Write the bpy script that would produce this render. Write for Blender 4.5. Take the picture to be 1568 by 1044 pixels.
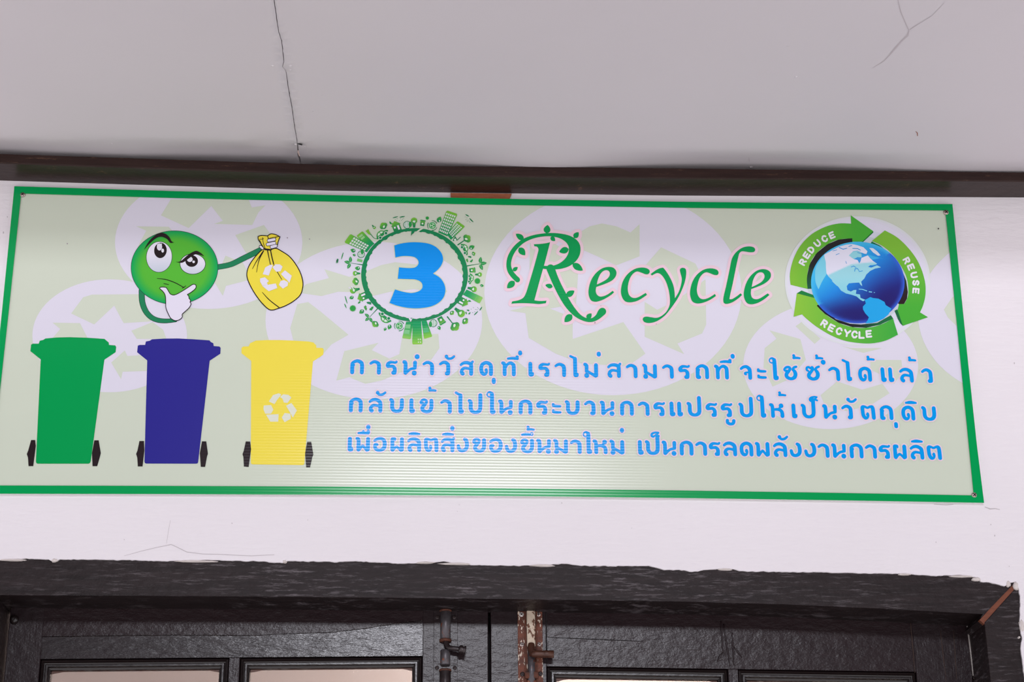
import bpy, bmesh, math, random
from mathutils import Vector, Matrix, noise
from mathutils.geometry import delaunay_2d_cdt

random.seed(7)
for o in list(bpy.data.objects):
    bpy.data.objects.remove(o, do_unlink=True)
scene = bpy.context.scene
COL = scene.collection

# ------------------------------------------------------------------ camera
FPX = 2800.0                                    # focal length in pixels of a 1568 px wide frame
CAM = Vector((0.0, -3.0, 1.5))
PITCH, YAW, ROLL = math.radians(21.798), math.radians(-3.381), math.radians(-0.4356)
def cam_axes():
    M = Matrix.Rotation(YAW, 3, 'Z') @ Matrix.Rotation(PITCH, 3, 'X')
    r, f, u = M @ Vector((1, 0, 0)), M @ Vector((0, 1, 0)), M @ Vector((0, 0, 1))
    c, s = math.cos(ROLL), math.sin(ROLL)
    return r * c + u * s, u * c - r * s, f
RIGHT, UP, FWD = cam_axes()
cd = bpy.data.cameras.new('camera')
cd.sensor_fit = 'HORIZONTAL'; cd.sensor_width = 36.0; cd.lens = 36.0 * FPX / 1568.0
cd.clip_start = 0.05; cd.clip_end = 100
cam = bpy.data.objects.new('camera', cd); COL.objects.link(cam)
m = Matrix((RIGHT, UP, -FWD)).transposed().to_4x4(); m.translation = CAM
cam.matrix_world = m
scene.camera = cam

# ------------------------------------------------------------------ daylight, added room light, exposure
w = bpy.data.worlds.new('daylight'); scene.world = w; w.use_nodes = True
wn = w.node_tree; wn.nodes.clear()
wo = wn.nodes.new('ShaderNodeOutputWorld'); wb = wn.nodes.new('ShaderNodeBackground')
wt = wn.nodes.new('ShaderNodeTexCoord'); ws = wn.nodes.new('ShaderNodeSeparateXYZ'); wr = wn.nodes.new('ShaderNodeValToRGB')
wn.links.new(wt.outputs['Generated'], ws.inputs[0]); wm_ = wn.nodes.new('ShaderNodeMapRange'); wm_.inputs[1].default_value = -1; wm_.inputs[2].default_value = 1
wn.links.new(ws.outputs[2], wm_.inputs[0]); wn.links.new(wm_.outputs[0], wr.inputs[0])
for k_ in range(3): wr.color_ramp.elements.new(0.5)     # sunlit ground, shaded garden, open sky overhead
for k_, (p_, c_) in enumerate(((0.0, (0.79, 0.768, 0.79)), (0.47, (0.79, 0.768, 0.79)), (0.53, (0.06, 0.058, 0.062)), (0.70, (0.06, 0.058, 0.062)), (1.0, (0.10, 0.10, 0.12)))):
    wr.color_ramp.elements[k_].position = p_; wr.color_ramp.elements[k_].color = (*c_, 1)
wn.links.new(wr.outputs[0], wb.inputs[0]); wb.inputs[1].default_value = 1.74
wn.links.new(wb.outputs[0], wo.inputs[0])

# bright patch of open sky low between the eaves and the trees opposite
fl = bpy.data.lights.new('sky_patch', 'AREA'); fl.shape = 'RECTANGLE'; fl.size = 1.4; fl.size_y = 0.6
fl.energy = 158; fl.color = (0.92, 0.92, 1.0)
flo = bpy.data.objects.new('sky_patch', fl); COL.objects.link(flo)
flo.location = (0.32, -7.0, 4.15)
flo.rotation_euler = (Vector((0.32, -7.0, 4.15)) - Vector((0, 0, 2.4))).to_track_quat('Z', 'Y').to_euler()

il = bpy.data.lights.new('room_fill_light', 'AREA'); il.size = 0.9; il.energy = 42; il.color = (1.0, 0.9, 0.84)  # unseen light added to brighten the room behind the door glass
ilo = bpy.data.objects.new('room_fill_light', il); COL.objects.link(ilo)
ilo.location = (0.75, 1.5, 3.0)

scene.view_settings.view_transform = 'Standard'
scene.view_settings.look = 'None'
scene.view_settings.exposure = 0.04
scene.view_settings.gamma = 1.0
scene.view_settings.use_curve_mapping = False

# ------------------------------------------------------------------ helpers
def ray(px, py):
    return (FWD * FPX + RIGHT * (px - 784.0) - UP * (py - 522.0)).normalized()
def at(px, py, Y=0.0):                          # point of the plane y = Y seen at a photo position
    d = ray(px, py); return CAM + d * ((Y - CAM.y) / d.y)
def atz(px, py, Z):                             # the same on a horizontal plane z = Z
    d = ray(px, py); return CAM + d * ((Z - CAM.z) / d.z)

def lin(c):
    f = lambda v: (v / 255.0) / 12.92 if v <= 10.3 else ((v / 255.0 + 0.055) / 1.055) ** 2.4
    return (f(c[0]), f(c[1]), f(c[2]))

def tag(o, label=None, cat=None, group=None, kind=None):
    if label: o['label'] = label
    if cat: o['category'] = cat
    if group: o['group'] = group
    if kind: o['kind'] = kind
    return o
def empty(name, loc, parent=None):
    o = bpy.data.objects.new(name, None); COL.objects.link(o); o.empty_display_size = 0.05
    if parent:
        o.parent = parent; o.location = Vector(loc) - wloc(parent)
    else:
        o.location = loc
    return o
def wloc(o):
    v = Vector((0, 0, 0))
    while o:
        v += o.location; o = o.parent
    return v
def mesh_obj(name, verts, faces, mat, parent=None, smooth=False, origin=None):
    base = wloc(parent) if parent else Vector((0, 0, 0))
    if origin is None:
        if parent: org = base
        else:
            org = Vector((sum(v[0] for v in verts) / len(verts), sum(v[1] for v in verts) / len(verts), min(v[2] for v in verts)))
    else: org = Vector(origin)
    me = bpy.data.meshes.new(name)
    me.from_pydata([tuple(Vector(v) - org) for v in verts], [], faces)
    bm = bmesh.new(); bm.from_mesh(me)
    bmesh.ops.recalc_face_normals(bm, faces=bm.faces)
    bm.to_mesh(me); bm.free()
    for mm in (mat if isinstance(mat, (list, tuple)) else [mat]): me.materials.append(mm)
    if smooth:
        for p in me.polygons: p.use_smooth = True
    o = bpy.data.objects.new(name, me); COL.objects.link(o)
    if parent: o.parent = parent; o.location = org - base
    else: o.location = org
    return o
class MB:                                       # collects solids into one mesh
    def __init__(s): s.v = []; s.f = []
    def add(s, vs, fs):
        n = len(s.v); s.v += [Vector(v) for v in vs]; s.f += [tuple(i + n for i in f) for f in fs]
    def box(s, a, b, bev=0.0):
        x0, y0, z0 = a; x1, y1, z1 = b
        bm = bmesh.new(); bmesh.ops.create_cube(bm, size=1)
        for v in bm.verts:
            v.co = Vector(((x0 + x1) / 2 + v.co.x * (x1 - x0), (y0 + y1) / 2 + v.co.y * (y1 - y0), (z0 + z1) / 2 + v.co.z * (z1 - z0)))
        if bev: bmesh.ops.bevel(bm, geom=list(bm.edges), offset=bev, segments=2, affect='EDGES', profile=0.5)
        s.addbm(bm)
    def addbm(s, bm):
        bm.verts.index_update()
        s.add([v.co.copy() for v in bm.verts], [[v.index for v in f.verts] for f in bm.faces]); bm.free()
    def prism(s, front, back):                  # two matching loops of points
        n = len(front)
        s.add(list(front) + list(back), [list(range(n)), list(range(2 * n - 1, n - 1, -1))] + [[i, (i + 1) % n, n + (i + 1) % n, n + i] for i in range(n)])
    def slab(s, pts, y0, y1, bev=0.0):          # outline in x,z extruded from y0 to y1
        bm = bmesh.new()
        vs = [bm.verts.new((p[0], y0, p[1])) for p in pts]
        f = bm.faces.new(vs)
        r = bmesh.ops.extrude_face_region(bm, geom=[f])
        for v in r['geom']:
            if isinstance(v, bmesh.types.BMVert): v.co.y = y1
        bmesh.ops.recalc_face_normals(bm, faces=bm.faces)
        if bev: bmesh.ops.bevel(bm, geom=list(bm.edges), offset=bev, segments=2, affect='EDGES', profile=0.5)
        s.addbm(bm)
    def lathe(s, c, axis, prof, n=20):          # profile of (radius, distance along axis)
        axis = Vector(axis).normalized()
        t = Vector((0, 0, 1)) if abs(axis.z) < 0.9 else Vector((1, 0, 0))
        a = axis.cross(t).normalized(); b = axis.cross(a); c = Vector(c)
        vs = []; fs = []
        for r, h in prof:
            for k in range(n):
                q = 2 * math.pi * k / n
                vs.append(c + axis * h + (a * math.cos(q) + b * math.sin(q)) * r)
        for i in range(len(prof) - 1):
            for k in range(n):
                fs.append([i * n + k, i * n + (k + 1) % n, (i + 1) * n + (k + 1) % n, (i + 1) * n + k])
        fs.append(list(range(n - 1, -1, -1))); fs.append([(len(prof) - 1) * n + k for k in range(n)])
        s.add(vs, fs)
    def tube(s, pts, r, n=14):
        pts = [Vector(p) for p in pts]; vs = []; fs = []
        rr = r if isinstance(r, (list, tuple)) else [r] * len(pts)
        ref = Vector((0.02, -1, 0.05)).normalized()
        for i, p in enumerate(pts):
            d = (pts[min(i + 1, len(pts) - 1)] - pts[max(i - 1, 0)]).normalized()
            a = d.cross(ref).normalized(); b = d.cross(a)
            for k in range(n):
                q = 2 * math.pi * k / n; vs.append(p + (a * math.cos(q) + b * math.sin(q)) * rr[i])
        for i in range(len(pts) - 1):
            for k in range(n): fs.append([i * n + k, i * n + (k + 1) % n, (i + 1) * n + (k + 1) % n, (i + 1) * n + k])
        fs.append(list(range(n - 1, -1, -1))); fs.append([(len(pts) - 1) * n + k for k in range(n)])
        s.add(vs, fs)
    def build(s, name, mat, parent=None, smooth=False, **k):
        o = mesh_obj(name, s.v, s.f, mat, parent, smooth, **k)
        return o

# ------------------------------------------------------------------ materials
def nt(name):
    mt = bpy.data.materials.new(name); mt.use_nodes = True
    t = mt.node_tree; b = t.nodes['Principled BSDF']
    return mt, t, b
def N(t, kind, **kw):
    n = t.nodes.new(kind)
    for k, v in kw.items():
        if k.startswith('i_'): n.inputs[int(k[2:])].default_value = v
        elif k in n.inputs.keys(): n.inputs[k].default_value = v
        else: setattr(n, k, v)
    return n
def tex_coord(t, scale=(1, 1, 1)):
    c = t.nodes.new('ShaderNodeNewGeometry'); mp = t.nodes.new('ShaderNodeMapping')
    mp.inputs['Scale'].default_value = scale
    t.links.new(c.outputs['Position'], mp.inputs['Vector'])
    return mp.outputs[0]
def noise_n(t, vec, scale, detail=4, rough=0.55):
    n = t.nodes.new('ShaderNodeTexNoise'); n.inputs['Scale'].default_value = scale
    n.inputs['Detail'].default_value = detail; n.inputs['Roughness'].default_value = rough
    t.links.new(vec, n.inputs['Vector']); return n.outputs[0]
def ramp(t, fac, stops):
    r = t.nodes.new('ShaderNodeValToRGB'); e = r.color_ramp.elements
    while len(e) < len(stops): e.new(0.5)
    for k, (p, c) in enumerate(stops):
        e[k].position = p; e[k].color = (*c, 1)
    t.links.new(fac, r.inputs[0]); return r.outputs[0]
def mixc(t, fac, a, b):
    mx = t.nodes.new('ShaderNodeMix'); mx.data_type = 'RGBA'
    for sock, v in ((mx.inputs[0], fac), (mx.inputs[6], a), (mx.inputs[7], b)):
        if isinstance(v, bpy.types.NodeSocket): t.links.new(v, sock)
        elif isinstance(v, (int, float)): sock.default_value = v
        else: sock.default_value = (*v, 1)
    return mx.outputs[2]
def bump(t, b, h, strength=0.3, dist=0.002):
    bn = t.nodes.new('ShaderNodeBump'); bn.inputs['Strength'].default_value = strength; bn.inputs['Distance'].default_value = dist
    t.links.new(h, bn.inputs['Height'])
    prev = b.inputs['Normal'].links[0].from_socket if b.inputs['Normal'].links else None
    if prev: t.links.new(prev, bn.inputs['Normal'])
    t.links.new(bn.outputs[0], b.inputs['Normal'])

def plaster():
    mt, t, b = nt('white_wall_paint'); v = tex_coord(t)
    big = noise_n(t, v, 3.0, 5); fine = noise_n(t, v, 120, 5, 0.6)
    spots = noise_n(t, v, 38, 6, 0.7)
    base = mixc(t, big, lin((229, 223, 227)), lin((223, 216, 220)))
    s = ramp(t, spots, [(0.0, (0, 0, 0)), (0.69, (0, 0, 0)), (0.76, (0.6, 0.6, 0.6))])
    t.links.new(mixc(t, s, base, lin((186, 176, 182))), b.inputs['Base Color'])
    b.inputs['Roughness'].default_value = 0.7; b.inputs['Specular IOR Level'].default_value = 0.25
    st = noise_n(t, tex_coord(t, (1, 1, 4)), 22, 6, 0.6)
    bump(t, b, st, 0.35, 0.004); bump(t, b, fine, 0.2, 0.001)
    return mt
def ceiling_paint():
    mt, t, b = nt('white_ceiling_paint'); v = tex_coord(t)
    big = noise_n(t, v, 2.2, 4)
    t.links.new(mixc(t, big, lin((207, 200, 203)), lin((200, 193, 197))), b.inputs['Base Color'])
    b.inputs['Roughness'].default_value = 0.55; b.inputs['Specular IOR Level'].default_value = 0.3
    bump(t, b, noise_n(t, v, 14, 3), 0.12, 0.004); bump(t, b, noise_n(t, v, 160, 3), 0.06, 0.0006)
    return mt
def dark_wood(name, c0, c1, rough, grain=(1, 6, 10), wear=0.0, wearc=(120, 112, 112), bumpy=0.5, spec=0.5, scratch=0.68, lump=(1, 1, 1.5)):
    mt, t, b = nt(name); v = tex_coord(t, grain)
    g = noise_n(t, v, 14, 6, 0.6)
    base = mixc(t, ramp(t, g, [(0.3, (0, 0, 0)), (0.7, (1, 1, 1))]), lin(c0), lin(c1))
    if wear:
        vw = tex_coord(t, (grain[0], 1, grain[2] * 0.7))
        wv = noise_n(t, vw, 34, 8, 0.75); wz = noise_n(t, tex_coord(t), 5, 3)
        k = ramp(t, wv, [(0.0, (0, 0, 0)), (scratch - 0.06, (0, 0, 0)), (scratch + 0.08, (wear, wear, wear))])
        k2 = ramp(t, wz, [(0.35, (0.1, 0.1, 0.1)), (0.65, (1, 1, 1))])
        mm = t.nodes.new('ShaderNodeMath'); mm.operation = 'MULTIPLY'
        t.links.new(k, mm.inputs[0]); t.links.new(k2, mm.inputs[1])
        base = mixc(t, mm.outputs[0], base, lin(wearc))
    t.links.new(base, b.inputs['Base Color'])
    b.inputs['Roughness'].default_value = rough; b.inputs['Specular IOR Level'].default_value = spec
    bump(t, b, noise_n(t, tex_coord(t, lump), 55, 4, 0.6), bumpy, 0.0035)
    bump(t, b, noise_n(t, tex_coord(t, grain), 40, 5, 0.6), bumpy * 0.5, 0.0015)
    return mt
def plain(name, c, rough=0.5, metal=0.0, spec=0.5, bmp=0.0, bscale=80):
    mt, t, b = nt(name); v = tex_coord(t)
    n = noise_n(t, v, bscale, 4)
    a = lin(c); d = tuple(x * 0.86 for x in a)
    t.links.new(mixc(t, n, a, d), b.inputs['Base Color'])
    b.inputs['Roughness'].default_value = rough; b.inputs['Metallic'].default_value = metal
    b.inputs['Specular IOR Level'].default_value = spec
    if bmp: bump(t, b, n, bmp, 0.001)
    return mt
def rust(name, c0, c1, flake=None, amt=0.55, rough=0.6, metal=0.2):
    mt, t, b = nt(name); v = tex_coord(t)
    n = noise_n(t, v, 90, 6, 0.65)
    base = mixc(t, ramp(t, n, [(0.35, (0, 0, 0)), (0.65, (1, 1, 1))]), lin(c0), lin(c1))
    if flake:
        k = ramp(t, noise_n(t, tex_coord(t, (1.6, 1, 0.8)), 120, 5, 0.6), [(amt - 0.02, (0, 0, 0)), (amt + 0.02, (1, 1, 1))])
        base = mixc(t, k, base, lin(flake))
    t.links.new(base, b.inputs['Base Color'])
    b.inputs['Roughness'].default_value = rough; b.inputs['Metallic'].default_value = metal
    bump(t, b, n, 0.5, 0.001)
    return mt
def sheet(b, t):                                # matt print under a clear fluted plastic skin: the ribs catch the light in fine level lines
    g = t.nodes.new('ShaderNodeNewGeometry'); sp = t.nodes.new('ShaderNodeSeparateXYZ')
    t.links.new(g.outputs['Position'], sp.inputs[0])
    mu = N(t, 'ShaderNodeMath', operation='MULTIPLY'); mu.inputs[1].default_value = 2 * math.pi / 0.0052
    t.links.new(sp.outputs[2], mu.inputs[0])
    sn = N(t, 'ShaderNodeMath', operation='SINE'); t.links.new(mu.outputs[0], sn.inputs[0])
    wv = noise_n(t, tex_coord(t, (0.5, 1, 14)), 6, 3)
    am = N(t, 'ShaderNodeMapRange'); am.inputs[1].default_value = 0.3; am.inputs[2].default_value = 0.7; am.inputs[3].default_value = 0.82; am.inputs[4].default_value = 1.04
    t.links.new(wv, am.inputs[0])
    ml = N(t, 'ShaderNodeMath', operation='MULTIPLY'); t.links.new(sn.outputs[0], ml.inputs[0]); t.links.new(am.outputs[0], ml.inputs[1])
    bn = t.nodes.new('ShaderNodeBump'); bn.inputs['Strength'].default_value = 1.0; bn.inputs['Distance'].default_value = 0.000024
    t.links.new(ml.outputs[0], bn.inputs['Height']); t.links.new(bn.outputs[0], b.inputs['Coat Normal'])
    b.inputs['Roughness'].default_value = 0.6
    b.inputs['Specular IOR Level'].default_value = 0.0
    b.inputs['Coat Weight'].default_value = 0.5; b.inputs['Coat Roughness'].default_value = 0.17; b.inputs['Coat IOR'].default_value = 1.45
def ink_material():
    mt, t, b = nt('printed_ink')
    a = t.nodes.new('ShaderNodeAttribute'); a.attribute_name = 'ink'
    t.links.new(a.outputs['Color'], b.inputs['Base Color'])
    sheet(b, t); return mt
def sheet_material(name, c):
    mt, t, b = nt(name)
    n = noise_n(t, tex_coord(t, (1, 1, 6)), 2.0, 3)
    t.links.new(mixc(t, n, lin(c), lin(tuple(x * 0.985 for x in c))), b.inputs['Base Color'])
    sheet(b, t); return mt
def glass():
    mt, t, b = nt('window_glass')
    b.inputs['Base Color'].default_value = (0.96, 0.97, 0.96, 1)
    b.inputs['Transmission Weight'].default_value = 1.0; b.inputs['IOR'].default_value = 1.45
    g = noise_n(t, tex_coord(t), 30, 3)
    r = N(t, 'ShaderNodeMapRange'); r.inputs[3].default_value = 0.02; r.inputs[4].default_value = 0.1
    t.links.new(g, r.inputs[0]); t.links.new(r.outputs[0], b.inputs['Roughness'])
    return mt
M_WALL = plaster(); M_CEIL = ceiling_paint()
M_BATTEN = dark_wood('dark_brown_batten', (38, 24, 22), (50, 34, 30), 0.3, (1, 8, 10), 0.8, (150, 112, 86), 0.15, 0.22, 0.665)
M_HEAD = dark_wood('weathered_dark_frame', (24, 15, 16), (38, 28, 29), 0.5, (0.7, 6, 8), 0.7, (122, 114, 118), 0.35, 0.22, 0.585)
M_DOOR = dark_wood('dark_gloss_door_paint', (30, 17, 20), (37, 24, 27), 0.28, (1, 6, 8), 0.25, (110, 104, 108), 0.28, 0.3, 0.72)
M_THICK = dark_wood('thick_glossy_door_paint', (30, 22, 24), (37, 28, 31), 0.24, (1.4, 6, 5), 0.1, (110, 104, 108), 0.30, 0.5, 0.74, (0.5, 1, 1.9))
M_LINE = plain('dark_brown_joint', (60, 40, 33), 0.7)
M_SLIVER = plain('pale_light_slit', (168, 160, 156), 0.85)  # pale tone imitates light coming through the jamb gap
M_STILE = dark_wood('dark_gloss_stile_paint', (30, 18, 21), (38, 27, 30), 0.29, (8, 6, 1), 0.25, (110, 104, 108), 0.26, 0.32, 0.72)
M_BEAD = dark_wood('dark_bead_paint', (26, 18, 18), (34, 26, 26), 0.28, (1, 6, 8), 0.0, bumpy=0.15)
M_RAW = dark_wood('raw_red_wood', (138, 78, 54), (160, 94, 66), 0.7, (3, 3, 14), 0, bumpy=0.3, spec=0.2)
M_MITRE = dark_wood('aged_raw_wood', (106, 62, 48), (122, 72, 54), 0.7, (3, 3, 14), 0, bumpy=0.3, spec=0.2)
M_GAP = plain('dark_gap', (30, 26, 27), 0.9)
M_HAIR = plain('hairline_crack_filler', (190, 180, 184), 0.8)
M_STEEL = plain('screw_steel', (188, 172, 166), 0.35, 0.7, bmp=0.3, bscale=900)
M_SLOT = plain('screw_slot', (52, 34, 34), 0.7)
M_WHITEMETAL = plain('bright_screw', (226, 220, 216), 0.4, 0.2)
M_BLACKIRON = rust('dark_painted_iron', (40, 32, 33), (56, 46, 47), None, rough=0.35, metal=0.3)
M_BARREL = rust('dull_steel_barrel', (92, 88, 92), (72, 66, 69), (120, 60, 34), 0.62, rough=0.4, metal=0.4)
M_RUST = rust('orange_rust', (104, 54, 34), (62, 36, 28), None, rough=0.75, metal=0.1)
M_RUSTFLAKE = rust('rusty_plate_with_flaking_paint', (112, 58, 38), (82, 44, 32), (205, 188, 172), 0.585, rough=0.65, metal=0.1)
M_FLAKEBAR = rust('flaking_cream_paint', (205, 190, 172), (188, 168, 148), (96, 58, 40), 0.56, rough=0.7, metal=0.0)
M_BROWNKNOB = rust('brown_painted_iron', (84, 50, 36), (66, 40, 32), None, rough=0.45, metal=0.2)
M_INK = ink_material()
M_PANEL = sheet_material('pale_green_print', (200, 207, 190))
M_BORDER = sheet_material('green_border_print', (0, 148, 76))
M_EDGE = plain('white_sheet_edge', (226, 232, 226), 0.5)
M_GLASS = glass()
M_BEIGE = plain('beige_room_paint', (214, 198, 192), 0.8, bscale=3)
M_PLAST = plain('plaster_crumb', (214, 204, 200), 0.85, bmp=0.6, bscale=200)
M_GROUND = plain('concrete_floor', (176, 170, 164), 0.8, bscale=8)

# ------------------------------------------------------------------ the setting
def interp(pts, x):
    if x <= pts[0][0]:
        a, b = pts[0], pts[1]
    elif x >= pts[-1][0]:
        a, b = pts[-2], pts[-1]
    else:
        for a, b in zip(pts, pts[1:]):
            if a[0] <= x <= b[0]: break
    return a[1] + (b[1] - a[1]) * (x - a[0]) / (b[0] - a[0])
def spline(pts, closed=False, n=6):             # Catmull-Rom through the points, a third item 'c' marks a corner; extra numbers are carried along
    P = [tuple(float(q) for q in p if q != 'c') for p in pts]; K = [('c' in p) for p in pts]
    L = len(P); out = []
    rng = range(L) if closed else range(L - 1)
    for i in rng:
        p1, p2 = P[i], P[(i + 1) % L]
        p0 = P[(i - 1) % L] if (closed or i > 0) else p1
        p3 = P[(i + 2) % L] if (closed or i < L - 2) else p2
        if K[i]: p0 = p1
        if K[(i + 1) % L]: p3 = p2
        for k in range(n):
            t = k / n; t2 = t * t; t3 = t2 * t
            out.append(tuple(0.5 * ((2 * b) + (c - a) * t + (2 * a - 5 * b + 4 * c - d) * t2 + (3 * b - a - 3 * c + d) * t3) for a, b, c, d in zip(p0, p1, p2, p3)))
    if not closed: out.append(P[-1])
    return out
def ragged(pts, amp, step=5.0, seed=0.0):       # break a px line into a crumbling edge
    out = []
    for a, b in zip(pts, pts[1:]):
        n = max(1, int(math.hypot(b[0] - a[0], b[1] - a[1]) / step))
        for k in range(n):
            t = k / n; x = a[0] + (b[0] - a[0]) * t; y = a[1] + (b[1] - a[1]) * t
            j = noise.noise(Vector((x * 0.11, y * 0.11, seed))) + 0.6 * noise.noise(Vector((x * 0.31, y * 0.31, seed + 4)))
            out.append((x, y + amp * j) if abs(b[0] - a[0]) >= abs(b[1] - a[1]) else (x + amp * j, y))
    out.append(pts[-1]); return out
def inside(q, poly):
    r = False; n = len(poly); x, y = q
    for i in range(n):
        a, b = poly[i], poly[i - 1]
        if (a[1] > y) != (b[1] > y) and x < (b[0] - a[0]) * (y - a[1]) / (b[1] - a[1]) + a[0]: r = not r
    return r
def cdt_mesh(outline, holes=(), extra=()):      # triangles inside a 2D outline
    vs = [Vector(p) for p in outline]; ed = [(i, (i + 1) % len(outline)) for i in range(len(outline))]
    for h in holes:
        n = len(vs); vs += [Vector(p) for p in h]; ed += [(n + i, n + (i + 1) % len(h)) for i in range(len(h))]
    vs += [Vector(p) for p in extra]
    r = delaunay_2d_cdt(vs, ed, [], 1, 1e-9)
    if not holes: return r[0], r[2]
    f = []
    for t in r[2]:
        q = (sum(r[0][i][0] for i in t) / 3, sum(r[0][i][1] for i in t) / 3)
        if inside(q, outline) and not any(inside(q, h) for h in holes): f.append(t)
    return r[0], f

# wall with a ragged plaster edge around the door frame
edge_px = [(-230, 857), (-60, 856), (0, 857), (40, 855), (74, 856), (82, 860), (92, 856), (190, 857), (260, 858.5), (320, 857), (400, 859), (432, 861.5), (440, 858.5), (520, 860), (553, 859), (613, 862.6),
           (679, 859.5), (696, 862), (726, 864.6), (795, 866), (835, 864), (868, 862.6), (891, 866), (951, 866), (994, 866), (1017, 872), (1040, 872), (1060, 875), (1087, 871.5), (1114, 870),
           (1141, 874.5), (1242, 875.6), (1343, 878), (1383, 877.4), (1430, 881.4), (1471, 880), (1497, 884), (1502, 890), (1525, 893.5), (1539, 897), (1545, 892), (1556, 890), (1560.5, 903), (1562.5, 925),
           (1561.7, 953), (1565, 978), (1563, 992), (1567, 1023), (1572, 1060)]
edge = [at(x, y, 0.0) for x, y in ragged(edge_px, 1.1, 4.0, 2.0)]
X_JAMB = at(8, 1000, 0.095).x - 0.066                # outer side of the left jamb, just out of the frame
edge = [p for p in edge if p.x > X_JAMB]; edge.insert(0, Vector((X_JAMB, 0, edge[0].z)))
xr = edge[-1].x; xl = edge[0].x
Z_TOP = 3.06
outline = [(-2.6, 0.0), (xl, 0.0)] + [(p.x, p.z) for p in edge] + [(xr, 0.0), (2.6, 0.0), (2.6, Z_TOP), (-2.6, Z_TOP)]
v2, f2 = cdt_mesh(outline)
nV = len(v2); loop = list(range(len(outline)))
wv = [(p[0], 0.0, p[1]) for p in v2] + [(p[0], 0.11, p[1]) for p in v2]
wf = [tuple(f) for f in f2] + [tuple(i + nV for i in reversed(f)) for f in f2]
for i in range(len(outline)):
    a, b = i, (i + 1) % len(outline); wf.append((a, b, b + nV, a + nV))
wall = mesh_obj('wall_front', wv, wf, M_WALL, origin=(0, 0, 0))
tag(wall, 'white plastered wall with a ragged edge above the dark door frame', 'wall', kind='structure')

M_FLAW = plain('grey_paint_flaw', (192, 183, 187), 0.8)
def wall_strip(pts, name='paint_crack', mat=M_FLAW):
    vs = []; fs = []
    for i, (x, y, w_) in enumerate(pts):
        a = pts[max(i - 1, 0)]; b = pts[min(i + 1, len(pts) - 1)]; L = math.hypot(b[0] - a[0], b[1] - a[1])
        nx, ny = -(b[1] - a[1]) / L * w_, (b[0] - a[0]) / L * w_
        vs += [at(x + nx, y + ny, -.0004), at(x - nx, y - ny, -.0004)]
    for i in range(len(pts) - 1): fs.append((2 * i, 2 * i + 1, 2 * i + 3, 2 * i + 2))
    return mesh_obj(name, vs, fs, mat, wall)
wall_strip([(190, 851, .2), (215, 844, .35), (240, 838, .35), (262, 833.5, .5), (272, 838, .5), (286, 845, .5), (310, 848, .4), (345, 849, .4), (385, 851, .4), (420, 849, .3)])
wall_strip([(255, 832, .2), (258, 812, .25), (261, 796, .2)])
wall_strip([(1508, 776, .5), (1516, 779, .9), (1524, 778.5, .6), (1531, 780, .4)], 'dirt_mark'); wall_strip([(1430, 772, .4), (1449, 773, .6), (1460, 772, .3)], 'dirt_mark')
for x, y, r_ in ((355, 801, .7), (471, 796, .5), (860, 770, .7), (1517, 803, .7), (1523, 820, .9), (1433, 830, .7), (1545, 867, .6), (16, 370, .9), (5, 356, 1.1), (11, 332, .8), (1553, 556, .9), (190, 826, .6), (700, 783, .4)):
    wall_strip([(x, y - r_ * 1.6, r_ * .4), (x + .3, y, r_), (x + .2, y + r_ * 1.6, r_ * .3)], 'dirt_mark')
# dark batten between wall and ceiling
BACK = [(0, 276.5), (520, 292.5), (1040, 299.6), (1568, 302.6)]
FRB = [(0, 249.7), (520, 267.7), (1040, 272.9), (1568, 277.8)]
FRT = [(0, 235.7), (520, 252.7), (1040, 257.8), (1568, 264.3)]
zs = at(784, interp(BACK, 784), 0).z
YB = atz(784, interp(FRB, 784), zs).y
secs = []
for k in range(0, 24):
    px = -140 + k * 80
    b = at(px, interp(BACK, px), 0.0); f = at(px, interp(FRB, px), YB); t = at(px, interp(FRT, px), YB)
    zz = 0.5 * (b.z + f.z); x = f.x
    secs.append([(x, 0.0, b.z), (x, YB + 0.002, f.z), (x, YB, f.z + 0.002), (x, YB, t.z), (x, 0.0, t.z)])
for e_, x_ in ((0, -2.55), (-1, 2.55)):
    q = [(x_, p[1], p[2]) for p in secs[e_]]
    secs.insert(0, q) if e_ == 0 else secs.append(q)
bv = [p for s_ in secs for p in s_]; bf = []
for i in range(len(secs) - 1):
    for k in range(5): bf.append((i * 5 + k, i * 5 + (k + 1) % 5, (i + 1) * 5 + (k + 1) % 5, (i + 1) * 5 + k))
bf += [tuple(range(5)), tuple(len(bv) - 1 - k for k in range(5))]
batten = mesh_obj('trim_1', bv, bf, M_BATTEN)
tag(batten, 'long dark brown wooden batten along the top of the white wall under the ceiling', 'trim', kind='structure')

# ceiling boards: two painted sheets meeting in an open crack, sagging towards the batten nails
ZC = at(784, interp(FRT, 784), YB).z
def ceil_z(x, y):
    z = ZC + (interp([(p[3][0], p[3][2]) for p in secs], x) - ZC)
    def lift(xc, wl, wr, h, reach):             # between its nails the sheet bows up and stands clear of the batten
        u = (x - xc) / (wl if x < xc else wr)
        if abs(u) >= 1: return 0.0
        q = max(0.0, min(1.0, 1 - (YB - y) / reach))
        return h * (1 - u * u) ** 1.3 * q * q * (3 - 2 * q)
    return z + lift(X1, .46, .44, .021, .09) + lift(X2, .36, .40, .015, .08) + lift(XL, .36, .26, .014, .07) + lift(X3, .22, .3, .004, .05) + 0.0004 - 0.0006 * math.sin(x * 9 + y * 4)
def onceil(px, py):                             # the point of the sagging ceiling seen at a photo position
    p = atz(px, py, ZC)
    for _ in range(30): p = p * .4 + atz(px, py, ceil_z(p.x, p.y)) * .6
    p.z = ceil_z(p.x, p.y); return p
X1 = atz(450, 252, ZC).x; X2 = atz(1160, 258, ZC).x; XL = atz(-30, 236, ZC).x; X3 = atz(1560, 264, ZC).x
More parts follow.
